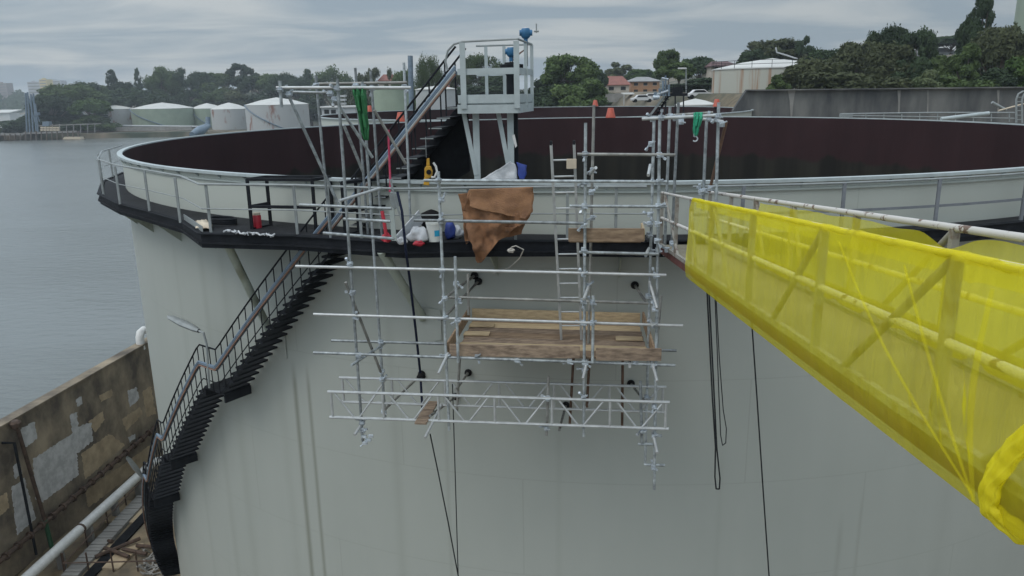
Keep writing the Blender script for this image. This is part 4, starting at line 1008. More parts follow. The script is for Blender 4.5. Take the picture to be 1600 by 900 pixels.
# green strap left, teal strap right, pink sling
def strap(name, label, cat, pts, ws, m, th=.012, fold=.03):
    rows = []
    for i in range(len(pts) - 1):
        for k in range(4 if i < len(pts) - 2 else 5):
            f = k / 4; c = pts[i].lerp(pts[i + 1], f); wd = ws[i] + (ws[i + 1] - ws[i]) * f
            rows.append([c + SE * (wd * g) + SN * (fold * math.sin(g * 14 + i)) for g in np.linspace(-.5, .5, 9)])
    return tag(MB().grid(rows).build(name, m, None, True, solid=th), label, cat)
strap('green_sling', 'long green lifting sling knotted over the upper left scaffold tube', 'sling', [fr(561, 135, .05), fr(562, 150, -.05), fr(566, 180, -.05), fr(570, 205, -.05), fr(573, 219, -.05)], [.20, .19, .15, .13, .06], M['green_net'], .03, .05)
strap('green_sling', 'short bright green sling hanging from the upper right scaffold tube', 'sling', [fr(1091, 176, .02), fr(1091, 186, -.06), fr(1088, 200, -.06), fr(1087, 212, -.05)], [.13, .12, .09, .04], M['teal_net'], .03, .03)
c = fr(1086, 217, -.05)
hk = thing('hook', 'small steel hook on the end of the bright green sling', 'hook', c)
MB().tube([c + SE * (.04 * math.cos(a)) + Z * (.04 * math.sin(a)) for a in np.linspace(-2.4, 2.0, 14)], .012, 6).build('hook_body', M['coupler'], hk, True)
MB().box(c + Z * .06, (.05, .03, .05), (SE, SN, Z)).build('hook_eye', M['coupler'], hk)
mb = MB().tube([fr(607, 203, 2.2), fr(608, 240, 2.2), fr(610, 285, 2.1), fr(609, 300, 2.0)], .022, 8); tag(mb.build('pink_sling', M['pink'], None, True), 'pink round sling hanging from the stair handrail', 'sling')
mb = MB().tube([fr(597, 330, 1.3), fr(600, 345, 1.25), fr(603, 365, 1.25), fr(602, 378, 1.2)], .035, 8); tag(mb.build('red_strap', M['red'], None, True), 'red strap hanging behind the left scaffold ledgers', 'strap')
# pulley/ratchet hoist: grey body with pole
gx = thing('lever_hoist', 'grey lever hoist hanging by the stair foot left of the bucket', 'hoist', fr(618, 340, 1.2))
MB().tube([fr(610, 280, 1.3), fr(619, 318, 1.25), fr(628, 345, 1.2)], .02, 8).build('hoist_handle', M['rail'], gx, True)
MB().prism([fr(609, 300, 1.25), fr(619, 302, 1.25), fr(624, 322, 1.25), fr(616, 328, 1.25), fr(609, 318, 1.25)], SN * .08).build('hoist_body', M['rail'], gx, bevel=.01)
MB().bar(fr(612, 326, 1.2), fr(616, 376, 1.2), .09, .03, SN).build('hoist_tail', M['pale'], gx)
# yellow chain block on the rim
yb = thing('chain_block', 'yellow chain block hanging by the black stair above the rim', 'chain block', fr(667, 270, 1.9))
MB().prism([fr(663, 263, 1.9), fr(666, 259, 1.9), fr(672, 260, 1.9), fr(675, 268, 1.9), fr(674, 277, 1.9), fr(669, 279, 1.9), fr(663, 276, 1.9)], SN * .10).build('block_body', M['yellow_h'], yb, bevel=.015)
MB().prism([fr(666, 259, 1.92), fr(666.5, 248, 1.92), fr(670.5, 247, 1.92), fr(671, 259, 1.92)], SN * .05).build('top_hook', M['yellow_h'], yb, bevel=.01)
MB().prism([fr(661.5, 289, 1.92), fr(663, 276, 1.92), fr(670, 278, 1.92), fr(670.5, 290, 1.92)], SN * .04).build('hanging_tail', M['yellow_h'], yb, bevel=.008)
MB().tube([fr(670, 269, 1.86), fr(670, 269, 1.9)], .05, 12).build('hand_wheel', M['rubber'], yb, True)
MB().tube([fr(677, 254, 1.8), fr(681, 260, 1.8), fr(683, 268, 1.8), fr(679, 277, 1.8), fr(674, 277, 1.8)], .022, 8).build('block_strap', M['white_pl'], yb, True)
MB().tube([fr(666, 246, 1.9), fr(665, 214, 1.9)], .006, 5).build('block_chain', M['rail'], yb)
# navy hose hanging
def rope(name, label, pts, r_, m, cat='rope'):
    P = []
    for i in range(len(pts) - 1):
        for k in range(6): P.append(pts[i].lerp(pts[i + 1], k / 6))
    P.append(pts[-1])
    return tag(MB().tube(P, r_, 6).build(name, M[m], None, True), label, cat)
rope('hose', 'dark navy hose hanging over the walkway edge behind the left scaffold bay', [fr(621, 300, 1.1), fr(628, 330, .9), (fr(634, 390, .8)), fr(642, 450, 1.2), fr(650, 520, 1.6), fr(657, 586, 1.9), fr(660, 640, 1.6)], .026, 'navy', 'hose')
blob('clamp_ball', 'black rubber fender at the foot of the navy hose', 'fender', fr(658, 588, 1.85) - Z * .08, (.09, .08, .08), M['rubber'], 2)
rope('rope', 'thin double dark rope hanging below the small plank', [fr(672, 678, -.1), fr(685, 740, -.05), fr(700, 815, 0), fr(716, 900, .1)], .013, 'dark_rope')
rope('rope', 'thin grey cable hanging straight down from the lattice beams', [fr(707, 600, .2), fr(710, 700, .2), fr(713, 800, .2), fr(716, 902, .2)], .011, 'dark_rope')
Y1 = 12.6
rope('rope', 'long looped black rope hanging below the bridge end', [aty(1104, 440, Y1), aty(1108, 520, Y1), aty(1113, 620, Y1), aty(1118, 700, Y1), aty(1117, 745, Y1), aty(1119, 764, Y1), aty(1124, 764, Y1), aty(1125, 748, Y1), aty(1120, 700, Y1), aty(1116, 620, Y1), aty(1107, 440, Y1)], .014, 'dark_rope')
rope('rope', 'thin black rope loop right of the long looped rope', [aty(1118, 450, Y1), aty(1124, 560, Y1), aty(1130, 640, Y1), aty(1135, 670, Y1), aty(1134, 692, Y1), aty(1129, 696, Y1), aty(1126, 680, Y1), aty(1123, 610, Y1), aty(1120, 530, Y1), aty(1116, 440, Y1)], .009, 'dark_rope')
rope('rope', 'single black rope falling to the ground below the yellow net', [aty(1173, 480, 11.6), aty(1182, 610, 11.6), aty(1192, 760, 11.6), aty(1202, 905, 11.6)], .012, 'dark_rope')
rope('rope', 'pale frayed rope draped on the walkway edge right of the hessian', [fr(796, 390, 1.3), fr(800, 386, 1.25), fr(806, 384, 1.25), fr(818, 390, 1.3), fr(812, 404, 1.5), fr(796, 418, 1.8), fr(770, 428, 2.0)], .012, 'grey_rope')
blob('rope_knot', 'pale rope knot on the black walkway edge', 'knot', fr(799, 391, 1.15) - Z * .04, (.07, .05, .04), M['grey_rope'], 14, .7)

# ------------------------------------------------------------------ second tank, cones and its black gantry
C2 = Vector((2.6, 82.0, 0)); R2 = 21.7
t2 = thing('storage_tank', 'open-top tank with maroon lining just behind the big tank', 'tank', C2)
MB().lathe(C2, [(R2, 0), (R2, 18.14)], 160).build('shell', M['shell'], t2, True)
MB().lathe(C2, [(R2 - .03, 18.17), (R2 - .03, 12)], 160).build('inner_wall', M['interior'], t2, True)
MB().lathe(C2, [(.01, 13), (R2 - .3, 12.8)], 90).build('floating_roof', M['coal'], t2, True)
MB().lathe(C2, [(R2 - .04, 18.14), (R2 - .04, 18.21), (R2 + .16, 18.21), (R2 + .16, 18.12), (R2 + .01, 18.12)], 160).build('rim_flange', M['white_paint'], t2, True)
def on2(x, z, far=True, rr=R2):
    az = math.atan2((x - 800) / F, .99)
    d = Vector((math.sin(az), math.cos(az))); c = Vector((C2.x, C2.y)); b = d.dot(c); q = b * b - (c.dot(c) - rr * rr)
    t = b + math.sqrt(max(0, q)) * (1 if far else -1); return Vector((d.x * t, d.y * t, z))
def cone(c, s, label):
    t = thing('marker_cone', label, 'cone', c, 'orange marker cones on the tank rims')
    MB().lathe(c, [(.34 * s, .03), (.32 * s, .08), (.19 * s, .62 * s), (.17 * s, .64 * s), (0, .645 * s)], 14).build('cone_body', M['orange'], t, True)
    MB().box(c + Z * .016, (.62 * s, .62 * s, .03)).build('cone_base', M['orange'], t)
cone(atz(954, 184, RIM + .04), .95, 'orange cone on the far rim of the big tank, right of the platform')
cone(on2(930, 18.21), 1.2, 'red cone on the far rim of the second tank below the red-roofed house')
cone(on2(590, 18.21), 1.1, 'red cone in front of the small green tank')
cone(atz(626, 190, RIM + .04), .9, 'red cone on the far rim of the big tank behind the cabled stair')
cone(on2(1113, 18.21), 1.3, 'red cone against the rusty white tank')
cone(on2(1148, 18.21, True), 1.1, 'pale orange cone at the left end of the concrete wall')
# black gantry
g0 = on2(1052, 18.21, False)
ga = thing('access_gantry', 'black access gantry with stair on the second tank rim', 'gantry', g0)
zf = 19.35
def gg(x, y, dy=0): return aty(x, y, g0.y + dy)
for dy in (0, 1.4):
    for x in (1040, 1055, 1068): MB().bar(gg(x, 146, dy), gg(x, 182, dy), .09, .09, (0, 1, 0)).build('gantry_leg', M['black'], ga)
MB().prism([gg(1030, 150), gg(1074, 150), gg(1074, 150, 1.4), gg(1030, 150, 1.4)], Z * .22).build('gantry_deck', M['black'], ga)
for dy in (0, 1.4):
    for y in (133, 140): MB().bar(gg(1036, y, dy), gg(1074, y, dy), .05, .05).build('gantry_rail', M['black'], ga)
    for x in (1042, 1052, 1063, 1074): MB().bar(gg(x, 132, dy), gg(x, 150, dy), .05, .05, (0, 1, 0)).build('gantry_post', M['black'], ga)
MB().bar(gg(1040, 148), gg(1016, 180), .05, .16).build('stair_stringer', M['rail'], ga); MB().bar(gg(1046, 148, .8), gg(1024, 182, .8), .05, .16).build('stair_stringer', M['black'], ga)
for k in range(7):
    f = k / 6; MB().bar(gg(1041 - 22 * f, 150 + 28 * f), gg(1047 - 22 * f, 151 + 28 * f, .8), .22, .05).build('stair_tread', M['black'], ga)
MB().bar(gg(1058, 136, .7), gg(1058, 150, .7), .8, .5, (0, 1, 0)).build('control_box', M['black'], ga)
lp = thing('gantry_lamp', 'white lamp on a thin pole above the black gantry', 'lamp', gg(1072, 150, .5))
MB().tube([gg(1072, 150, .5), gg(1072, 109, .5), gg(1070, 108, .5)], .05, 8).build('pole', M['rail'], lp); MB().box(gg(1066, 107, .5), (.65, .3, .12), None).build('lamp_head', M['white_pl'], lp, bevel=.03)
vl = thing('valve_cluster', 'grey pipe fittings standing left of the black gantry', 'pipe fittings', gg(1040, 150, -.4))
mb = MB()
for x, y0, y1, r_ in ((1040, 118, 150, .07), (1036, 126, 150, .09), (1031, 138, 150, .11), (1045, 132, 150, .1), (1024, 144, 156, .13)): mb.tube([gg(x, y0, -.5), gg(x, y1, -.5)], r_, 8)
mb.build('standpipe', M['lead'], vl, True)
for p_, q_, r_ in ((gg(1034, 122, -.5), gg(1044, 124, -.5), .08), (gg(1026, 148, -.5), gg(1044, 142, -.5), .12), (gg(1020, 152, -.6), gg(1030, 152, -.6), .16)): MB().tube([p_, q_], r_, 8).build('valve_body', M['coupler'], vl, True)

# grey gangway, pipe and ladder hoop on the far right rim
gw = thing('rim_gangway', 'low grey gangway with handrail across the far right rim', 'gangway', aty(1450, 186, 56))
ya = 56
MB().tube([aty(1316, 178, ya), aty(1450, 176, ya), aty(1585, 176, ya)], .05, 8).build('top_rail', M['rail'], gw, True)
MB().tube([aty(1330, 180.5, ya), aty(1585, 185, ya)], .04, 8).build('mid_rail', M['rail'], gw, True)
for x in range(1325, 1590, 28): MB().bar(aty(x, 177, ya), aty(x, 190, ya), .06, .06, (0, 1, 0)).build('rail_post', M['rail'], gw)
MB().tube([aty(1470, 186, 55), aty(1545, 177, 55)], .14, 10).build('white_pipe', M['white_paint'], gw, True)
MB().box(aty(1322, 180, ya), (.7, .6, .25)).build('end_box', M['rail'], gw)
hp = thing('ladder_hoop', 'pale hooped ladder top at the right edge above the far rim', 'ladder', aty(1590, 188, 50))
for dx in (0, 9):
    MB().tube([aty(1588 + dx, 192, 50), aty(1588 + dx, 155, 50), aty(1591 + dx, 147, 50), aty(1598 + dx, 143, 50), aty(1612 + dx, 143, 50)], .06, 8).build('stile', M['rail'], hp, True)
for y in range(152, 190, 7): MB().tube([aty(1588, y, 50), aty(1597, y, 50)], .03, 6).build('rung', M['rail'], hp)
pv = thing('propped_pipe', 'loose grey pipe propped on the far right rim', 'pipe', aty(1565, 170, 54))
MB().tube([aty(1550, 160, 54), aty(1572, 172, 54)], .10, 8).build('pipe_body', M['rail'], pv, True)
MB().tube([aty(1560, 173, 53.5), aty(1600, 162, 53.5)], .05, 8).build('pipe_stay', M['beige'], pv, True)

# ------------------------------------------------------------------ concrete wall, right
cw = thing('retaining_wall', 'long stained grey concrete retaining wall across the right background', 'wall', aty(1380, 185, 76))
def wt(x, y, Yv): return aty(x, y, Yv)
YW = 76
pw = [(1142, 192), (1146, 172), (1166, 142), (1178, 141), (1300, 140), (1450, 138.5), (1600, 137), (1760, 135), (1760, 200)]
MB().prism([aty(x, y, YW) for x, y in pw], (0, .6, 0)).build('wall_panel', M['conc'], cw)
MB().bar(aty(1166, 141, YW - .05), aty(1760, 134.5, YW - .05), .8, .12).build('coping', M['conc'], cw)
for x, hw in ((1237, 6), (1405, 2.5), (1450, 1.5), (1560, 2)):
    MB().prism([aty(x - hw, 141, YW - .04), aty(x + hw, 140.5, YW - .04), aty(x + hw * .5, 158, YW - .04), aty(x + .5, 178 if hw < 3 else 186, YW - .04), aty(x - 1.5, 178 if hw < 3 else 186, YW - .04), aty(x - hw * .5, 158, YW - .04)], (0, .05, 0)).build('mortar_run', M['conc_lt'], cw)

# ------------------------------------------------------------------ background tanks
def far_tank(label, xl, xr, ytop, ybase, Yv, apex, m, roofm='far_roof', stair=False, group=None, rails=False, sections=40):
    cx = (xl + xr) / 2; base = aty(cx, ybase, Yv); top = aty(cx, ytop, Yv); ap = aty(cx, apex, Yv)
    rad = (aty(xr, ytop, Yv) - aty(xl, ytop, Yv)).length / 2 * .97
    c = Vector((base.x, base.y + rad * .0, base.z))
    t = thing('oil_tank', label, 'tank', c, group)
    h = top.z - base.z
    MB().lathe(c, [(rad, 0), (rad, h)], sections).build('shell', M[m], t, True)
    MB().lathe(c, [(rad + .12, h - .15), (rad + .12, h), (rad * .5, h + (ap.z - top.z) * .62), (0.01, ap.z - base.z)], sections).build('roof', M[roofm], t, True)
    if stair:
        MB().tube([c + Vector((rad + .5) * Vector((math.sin(R_(a)), -math.cos(R_(a)), 0)) if False else (rad + .5) * Vector((math.sin(R_(a)), -math.cos(R_(a)), 0))) + Z * (h * (1 - (a + 60) / 100)) for a in range(-60, 41, 10)], .32, 6).build('stair_flight', M['lead'], t)
    if rails:
        mb = MB()
        for zz in (.55, 1.1): mb.tube([c + (rad + .1) * Vector((math.sin(R_(a)), -math.cos(R_(a)), 0)) + Z * (h + zz) for a in range(0, 360, 9)], .035, 5, closed=True)
        for a in range(0, 360, 18): mb.tube([c + (rad + .1) * Vector((math.sin(R_(a)), -math.cos(R_(a)), 0)) + Z * h, c + (rad + .1) * Vector((math.sin(R_(a)), -math.cos(R_(a)), 0)) + Z * (h + 1.1)], .04, 5)
        mb.build('roof_rail', M['black'], t)
    return t, c, rad, h
far_tank('small rust-stained white tank at the left end of the shore row', 154, 213, 170, 199, 500, 164, 'rusty_white', stair=False)
far_tank('wide pale green tank, second in the shore row', 211, 305, 169, 200, 490, 160, 'far_green', stair=True)
far_tank('pale green tank partly hidden by the rusty white one in the shore row', 303, 352, 169, 202, 500, 161, 'far_green', stair=True)
far_tank('rust-stained white tank, third along the shore row', 333, 391, 170, 203, 465, 160, 'rusty_white')
far_tank('broad white tank with rusty top edge at the right end of the shore row', 387, 486, 163, 206, 430, 152, 'rusty_white', stair=True)
far_tank('small plain green tank behind the cabled stair', 583, 648, 137, 182, 128, 134.5, 'far_green')
far_tank('plain white tank behind the cabled stair', 650, 716, 139, 182, 135, 134, 'far_white')
t_, c_, r_, h_ = far_tank('rust-streaked white tank with railed roof behind the concrete wall', 1108, 1292, 107, 190, 128, 91, 'rusty_tank', rails=True, sections=64)
tr1 = thing('roof_arm', 'thin white pipe arm on the roof of the rust-streaked tank', 'pipe', aty(1215, 88, 126))
MB().tube([aty(1212, 74, 126), aty(1214, 82, 126), aty(1228, 86, 126), aty(1246, 92, 126)], .12, 6).build('arm_pipe', M['far_white'], tr1)
far_tank('low white domed tank roof left of the rust-streaked tank', 1054, 1118, 163, 178, 112, 154, 'far_white')
far_tank('tall mottled green tank cut by the top right corner', 1582, 1760, -40, 120, 118, -50, 'far_green', sections=64)
mp_ = MB().tube([aty(641, 87, 118), aty(643, 175, 118)], .38, 12)
tag(mp_.build('vent_stack', M['lead'], None, True), 'dark blue-grey vent stack behind the cabled stair', 'vent stack')
# white cabin left of second tank
cb = thing('site_cabin', 'low white cabin with dark windows left of the second tank', 'cabin', aty(525, 180, 118))
pA_ = aty(503, 181, 118); wv = aty(556, 181, 118) - pA_; hz_ = aty(503, 168, 118).z - pA_.z
MB().prism([pA_, pA_ + wv, pA_ + wv + Z * hz_, pA_ + Z * hz_], (0, 4, 0)).build('wall', M['far_white'], cb)
MB().box(pA_ + wv / 2 + Z * (hz_ + .1) + Vector((0, 2, 0)), (wv.length + .5, 4.6, .2)).build('roof', M['white_pl'], cb)
for f in (.15, .35): MB().box(pA_ + wv * f + Z * hz_ * .5 + Vector((0, -.02, 0)), (.7, .05, hz_ * .5)).build('window', M['glass'], cb)
sb = thing('small_tower', 'white stacked lattice signal tower behind the upper left scaffold', 'tower', aty(534, 170, 125))
for k in range(4): MB().box(aty(534, 150 + 6 * k, 125), (1.3, 1.3, .3)).build('tower_deck', M['far_white'], sb)
for dx in (-.5, .5): MB().bar(aty(534, 148, 125) + Vector((dx, 0, 0)), aty(534, 182, 125) + Vector((dx, 0, 0)), .12, .12, (0, 1, 0)).build('tower_leg', M['far_white'], sb)

# ------------------------------------------------------------------ houses
def house(label, xl, xr, ybase, yeave, yridge, Yv, depth, wall, roof, storeys=1, hip=.25, wins=4, flat=False):
    a = aty(xl, ybase, Yv); b = aty(xr, ybase, Yv); b.z = a.z; zt = aty(xl, yeave, Yv).z; zr = aty(xl, yridge, Yv).z
    t = thing('house', label, 'house', a.lerp(b, .5))
    MB().prism([a - Z * 3, b - Z * 3, b + Vector((0, depth, -3)), a + Vector((0, depth, -3))], Z * (zt - a.z + 3)).build('wall', M[wall], t)
    o_ = .5; A = Vector((a.x - o_, a.y - o_, zt)); Bv = Vector((b.x + o_, b.y - o_, zt)); Cv = Vector((b.x + o_, b.y + depth + o_, zt)); Dv = Vector((a.x - o_, a.y + depth + o_, zt))
    wd = b.x - a.x
    if flat: MB().prism([A, Bv, Cv, Dv], Z * .35).build('roof', M[roof], t)
    else:
        r0 = Vector((a.x + wd * hip, a.y + depth / 2, zr)); r1 = Vector((b.x - wd * hip, a.y + depth / 2, zr))
        mb = MB(); mb.v = [A, Bv, Cv, Dv, r0, r1] + [q - Z * .2 for q in (A, Bv, Cv, Dv)]
        mb.f = [(0, 1, 5, 4), (1, 2, 5), (2, 3, 4, 5), (3, 0, 4), (6, 9, 8, 7), (0, 6, 7, 1), (1, 7, 8, 2), (2, 8, 9, 3), (3, 9, 6, 0)]; mb.build('roof', M[roof], t)
    hh = (zt - a.z) / storeys
    for s in range(storeys):
        for k in range(wins):
            c = a.lerp(b, (k + .5) / wins) + Z * (hh * (s + .55)) + Vector((0, -.03, 0))
            wn = MB().box(c, (wd / wins * .42, .06, hh * .42)).build('window', M['glass'], t)
            MB().box(c - Z * (hh * .24) - Vector((0, .03, 0)), (wd / wins * .5, .1, hh * .05)).build('sill', M['cream'], wn)
    return t, a, b
house('red tiled house between the big gum tree and the brick flats', 927, 983, 146, 133, 119, 240, 12, 'cream', 'roof_red', 1, .12, 3)
house('orange brick block of flats with a grey roof', 986, 1030, 148, 127, 120, 250, 12, 'brick', 'roof_grey', 2, .3, 3)
house('dark red roofed house beside the rust-streaked tank', 1112, 1152, 112, 103, 95, 190, 10, 'cream', 'roof_dark', 1, .2, 3)
house('small house with an orange roof far behind the upper left scaffold', 592, 618, 134, 126, 116, 320, 9, 'cream', 'roof_red', 1, .2, 3)
house('red roofed house beyond the plain white tank', 676, 716, 146, 138, 130, 260, 9, 'cream', 'roof_red', 1, .2, 3)
house('white gabled house among the trees on the right', 1448, 1492, 92, 82, 74, 230, 10, 'far_white', 'roof_grey', 1, .0, 3)
house('long white roofed shed among the trees above the concrete wall', 1402, 1424, 96, 92, 88, 190, 8, 'far_white', 'far_white', 1, .1, 2)
cpt = thing('carport', 'pale flat carport roof below the brick flats', 'carport', aty(1000, 158, 190))
pc = aty(975, 148, 190); pd = aty(1028, 148, 190)
MB().prism([pc, pd, pd + Vector((0, 5, .2)), pc + Vector((0, 5, .2))], Z * .25).build('roof', M['far_roof'], cpt)
for k in range(4): MB().bar(pc.lerp(pd, k / 3), pc.lerp(pd, k / 3) - Z * 3.5, .2, .2, (0, 1, 0)).build('carport_post', M['far_white'], cpt)
tag(MB().bar(aty(935, 153, 205), aty(1035, 152, 205), .4, 2.2).build('garden_wall', M['conc_lt']), 'long grey garden wall below the houses', 'wall')
# parked cars
def car(label, x, y, Yv, m, rz=0):
    c = aty(x, y, Yv); t = thing('parked_car', label, 'car', c, 'cars parked below the houses')
    def sec(pts, wdt): return [Vector((px, 0, pz)) for px, pz in pts]
    prof = [(-2.1, .35), (-2.1, .8), (-1.4, .9), (-.9, 1.4), (.7, 1.42), (1.3, .95), (2.1, .8), (2.15, .35)]
    MB().prism([c + Vector((px, -.85, pz)) for px, pz in prof], (0, 1.7, 0)).build('body', M[m], t, bevel=.08)
    MB().prism([c + Vector((px, -.87, pz)) for px, pz in ((-1.15, .98), (-.8, 1.33), (.6, 1.35), (1.05, .98))], (0, 1.74, 0)).build('side_window', M['glass'], t)
    for px in (-1.35, 1.35):
        for py in (-.8, .8):
            MB().tube([c + Vector((px, py - .1, .33)), c + Vector((px, py + .1, .33))], .33, 12).build('wheel', M['rubber'], t)
car('white car parked below the brick flats, left of the black gantry', 1003, 160, 150, 'car_w'); car('second white car parked below the brick flats, nearer the carport', 1018, 157, 165, 'car_w'); car('pale car parked in front of the trees left of the rust-streaked tank', 1092, 154, 128, 'car_w')

# ------------------------------------------------------------------ far shore: apartments, shed, jetty, loading arms, quay
def block(label, xl, xr, yt, yb, Yv, m):
    a = aty(xl, yb, Yv); b = aty(xr, yb, Yv); zt = aty(xl, yt, Yv).z; b.z = a.z
    t = thing('apartment_block', label, 'apartment block', a.lerp(b, .5)); dp = 18
    MB().prism([a - Z * 10, b - Z * 10, b + Vector((0, dp, -10)), a + Vector((0, dp, -10))], Z * (zt - a.z + 10)).build('wall', M[m], t)
    wd = b.x - a.x; n = max(2, int(wd / 6)); fl = max(3, int((zt - a.z) / 4))
    for i in range(fl):
        MB().box(a.lerp(b, .5) + Z * ((zt - a.z) * (i + .55) / fl) + Vector((0, -.1, 0)), (wd * .86, .3, (zt - a.z) / fl * .38)).build('window_band', M['roof_grey'], t)
    MB().box(a.lerp(b, .4) + Z * (zt - a.z + 1) + Vector((0, 6, 0)), (wd * .3, 6, 2)).build('plant_room', M[m], t)
block('grey apartment block left of the yellow tower on the far shore', 46, 66, 128, 152, 1280, 'apt'); block('yellow apartment tower on the far shore', 65, 76, 124, 150, 1260, 'apt_y'); block('pale apartment block right of the yellow tower on the far shore', 76, 98, 126, 150, 1290, 'apt'); block('brownish apartment block at the far left edge', -8, 13, 130, 152, 1330, 'apt_b')
sh = thing('waterfront_shed', 'white waterfront shed at the far left edge', 'shed', aty(5, 203, 640))
a_, b_ = aty(-20, 205, 640), aty(19, 205, 640); b_.z = a_.z
MB().prism([a_, b_, b_ + Z * 14, a_ + Z * 14], (0, 14, 0)).build('wall', M['white_pl'], sh)
MB().prism([a_ + Vector((-1, -1, 14)), b_ + Vector((1, -1, 14)), b_ + Vector((1, 16, 16)), a_ + Vector((-1, 16, 16))], Z * .6).build('roof', M['far_roof'], sh)
YJ = 424
jt = thing('jetty', 'old timber and concrete jetty on the far shore', 'jetty', aty(90, 217, YJ))
def J(x, y, dy=0): return aty(x, y, YJ + dy)
MB().prism([J(-60, 208), J(36, 208), J(36, 208, 8), J(-60, 208, 8)], Z * -1.2).build('deck_slab', M['conc_lt'], jt)
MB().prism([J(36, 207), J(120, 204), J(120, 204, 10), J(36, 207, 10)], Z * -1.0).build('deck_slab', M['conc_lt'], jt)
MB().prism([J(55, 196, 2), J(158, 192.5, 2), J(158, 192.5, 6), J(55, 196, 6)], Z * -.5).build('pipe_gangway', M['conc_lt'], jt)
for k in range(22):
    x = -50 + k * 8.2; MB().tube([J(x, 209 if x < 36 else 205), J(x, 219)], .35, 6).build('jetty_pile', M['bark'], jt)
for k in range(9):
    x = 60 + k * 11; MB().bar(J(x, 194, 3), J(x, 208, 3), .4, .4, (0, 1, 0)).build('gangway_leg', M['conc_lt'], jt)
mb = MB()
for k in range(12): mb.box(J(66 + 5 * (k % 6), 203 - 3.5 * (k // 6), 1), (1.4, 1.2, .9))
mb.build('fender_frame', M['beige'], jt)
MB().prism([J(66, 197, 1), J(76, 197, 1), J(76, 190, 1), J(66, 190, 1)], (0, 3, 0)).build('control_hut', M['lead'], jt)
MB().prism([J(100, 214, -1), J(124, 214, -1), J(126, 218, -1), J(98, 218, -1)], (0, 4, 0)).build('mooring_pontoon', M['beige'], jt)
la = thing('loading_arm', 'cluster of tall grey marine loading arms on the jetty', 'loading arm', J(50, 207))
for x0, x1, yt in ((42, 40, 145), (47, 43, 144), (52, 48, 147), (57, 52, 146), (60, 55, 162)): MB().tube([J(x0, 208, 2), J(x1, yt, 2)], .45, 8).build('riser_pipe', M['lead'], la, True)
MB().tube([J(43, 146, 2), J(57, 200, 2)], .25, 6).tube([J(48, 147, 2), J(62, 190, 2)], .25, 6).build('drop_pipe', M['lead'], la, True)
MB().box(J(58, 178, 2), (2.2, 2, 1.6)).build('pulley_box', M['lead'], la)
qw = thing('quay_wall', 'long low grey quay wall in front of the shore tanks', 'wall', aty(250, 207, 452))
MB().bar(aty(140, 202, 455), aty(300, 200.5, 455), .8, 2.2).build('parapet', M['conc_lt'], qw); MB().bar(aty(120, 207.5, 450), aty(420, 207, 450), 2, 2.0).build('footing', M['bark'], qw)
MB().tube([aty(150, 196, 462), aty(330, 198, 462)], .5, 8).build('shore_pipe', M['far_white'], qw, True)

# ------------------------------------------------------------------ bund wall, pipes and yard, lower left
WD = Vector((0.0995, 0.995, 0)); WN = Vector((.995, -.0995, 0))
def BW_(y, z, o=0): return Vector((wallx(y), y, z)) + WN * o
bw = thing('bund_wall', 'tall patched brown bund wall between the yard and the water', 'wall', BW_(35, 0))
a0, a1 = BW_(10, -.5), BW_(78, -.5)
MB().prism([a0, a1, a1 - WN * .5, a0 - WN * .5], Z * 7.2).build('wall_panel', M['bund'], bw)
MB().bar(BW_(10, 6.745, -.22), BW_(78, 6.745, -.22), .58, .09).build('coping', M['bund'], bw)
def wallp(x, y):   # pixel -> point on wall face
    d = ray(x, y); t = (Vector((-21.58, 34.52, 0)) - EYE).dot(WN) / d.dot(WN); return EYE + d * t
prnd = random.Random(4)
def patch(pts, m, d=.012):
    P = []
    for i, (x, y) in enumerate(pts):
        x2, y2 = pts[(i + 1) % len(pts)]; n_ = max(2, int(math.hypot(x2 - x, y2 - y) / 2.2))
        for k in range(n_): P.append((x + (x2 - x) * k / n_ + prnd.uniform(-1.1, 1.1), y + (y2 - y) * k / n_ + prnd.uniform(-1.1, 1.1)))
    MB().prism([wallp(x, y) for x, y in P], WN * d).build('render_patch', M[m], bw)
s_ = lambda L: [(x / 2.25, 500 + y / 2.25) for x, y in L]
patch(s_([(115, 490), (190, 440), (255, 400), (245, 335), (270, 325), (275, 375), (320, 360), (325, 425), (270, 470), (275, 545), (150, 640), (125, 630)]), 'render_white')
patch(s_([(40, 590), (85, 555), (125, 700), (60, 755)]), 'render_white', .016)
patch(s_([(60, 390), (120, 357), (132, 415), (78, 458)]), 'render_white')
patch(s_([(447, 250), (480, 235), (488, 280), (458, 305)]), 'render_white'); patch(s_([(268, 278), (284, 268), (291, 295), (272, 303)]), 'render_white')
patch(s_([(45, 515), (65, 497), (78, 540), (52, 560)]), 'render_white'); patch(s_([(450, 412), (475, 400), (478, 415), (455, 430)]), 'render_white')
patch(s_([(500, 250), (530, 232), (548, 330), (515, 340)]), 'render_tan'); patch(s_([(310, 360), (362, 318), (366, 350), (335, 395)]), 'render_tan', .009); patch(s_([(428, 350), (492, 305), (500, 330), (445, 390)]), 'render_tan')
patch(s_([(348, 265), (392, 243), (395, 265), (355, 290)]), 'render_tan'); patch(s_([(285, 470), (385, 400), (440, 440), (300, 560)]), 'render_tan', .006); patch(s_([(0, 620), (25, 605), (30, 660), (0, 690)]), 'render_tan'); patch(s_([(300, 600), (540, 430), (548, 480), (310, 660)]), 'render_tan', .005)
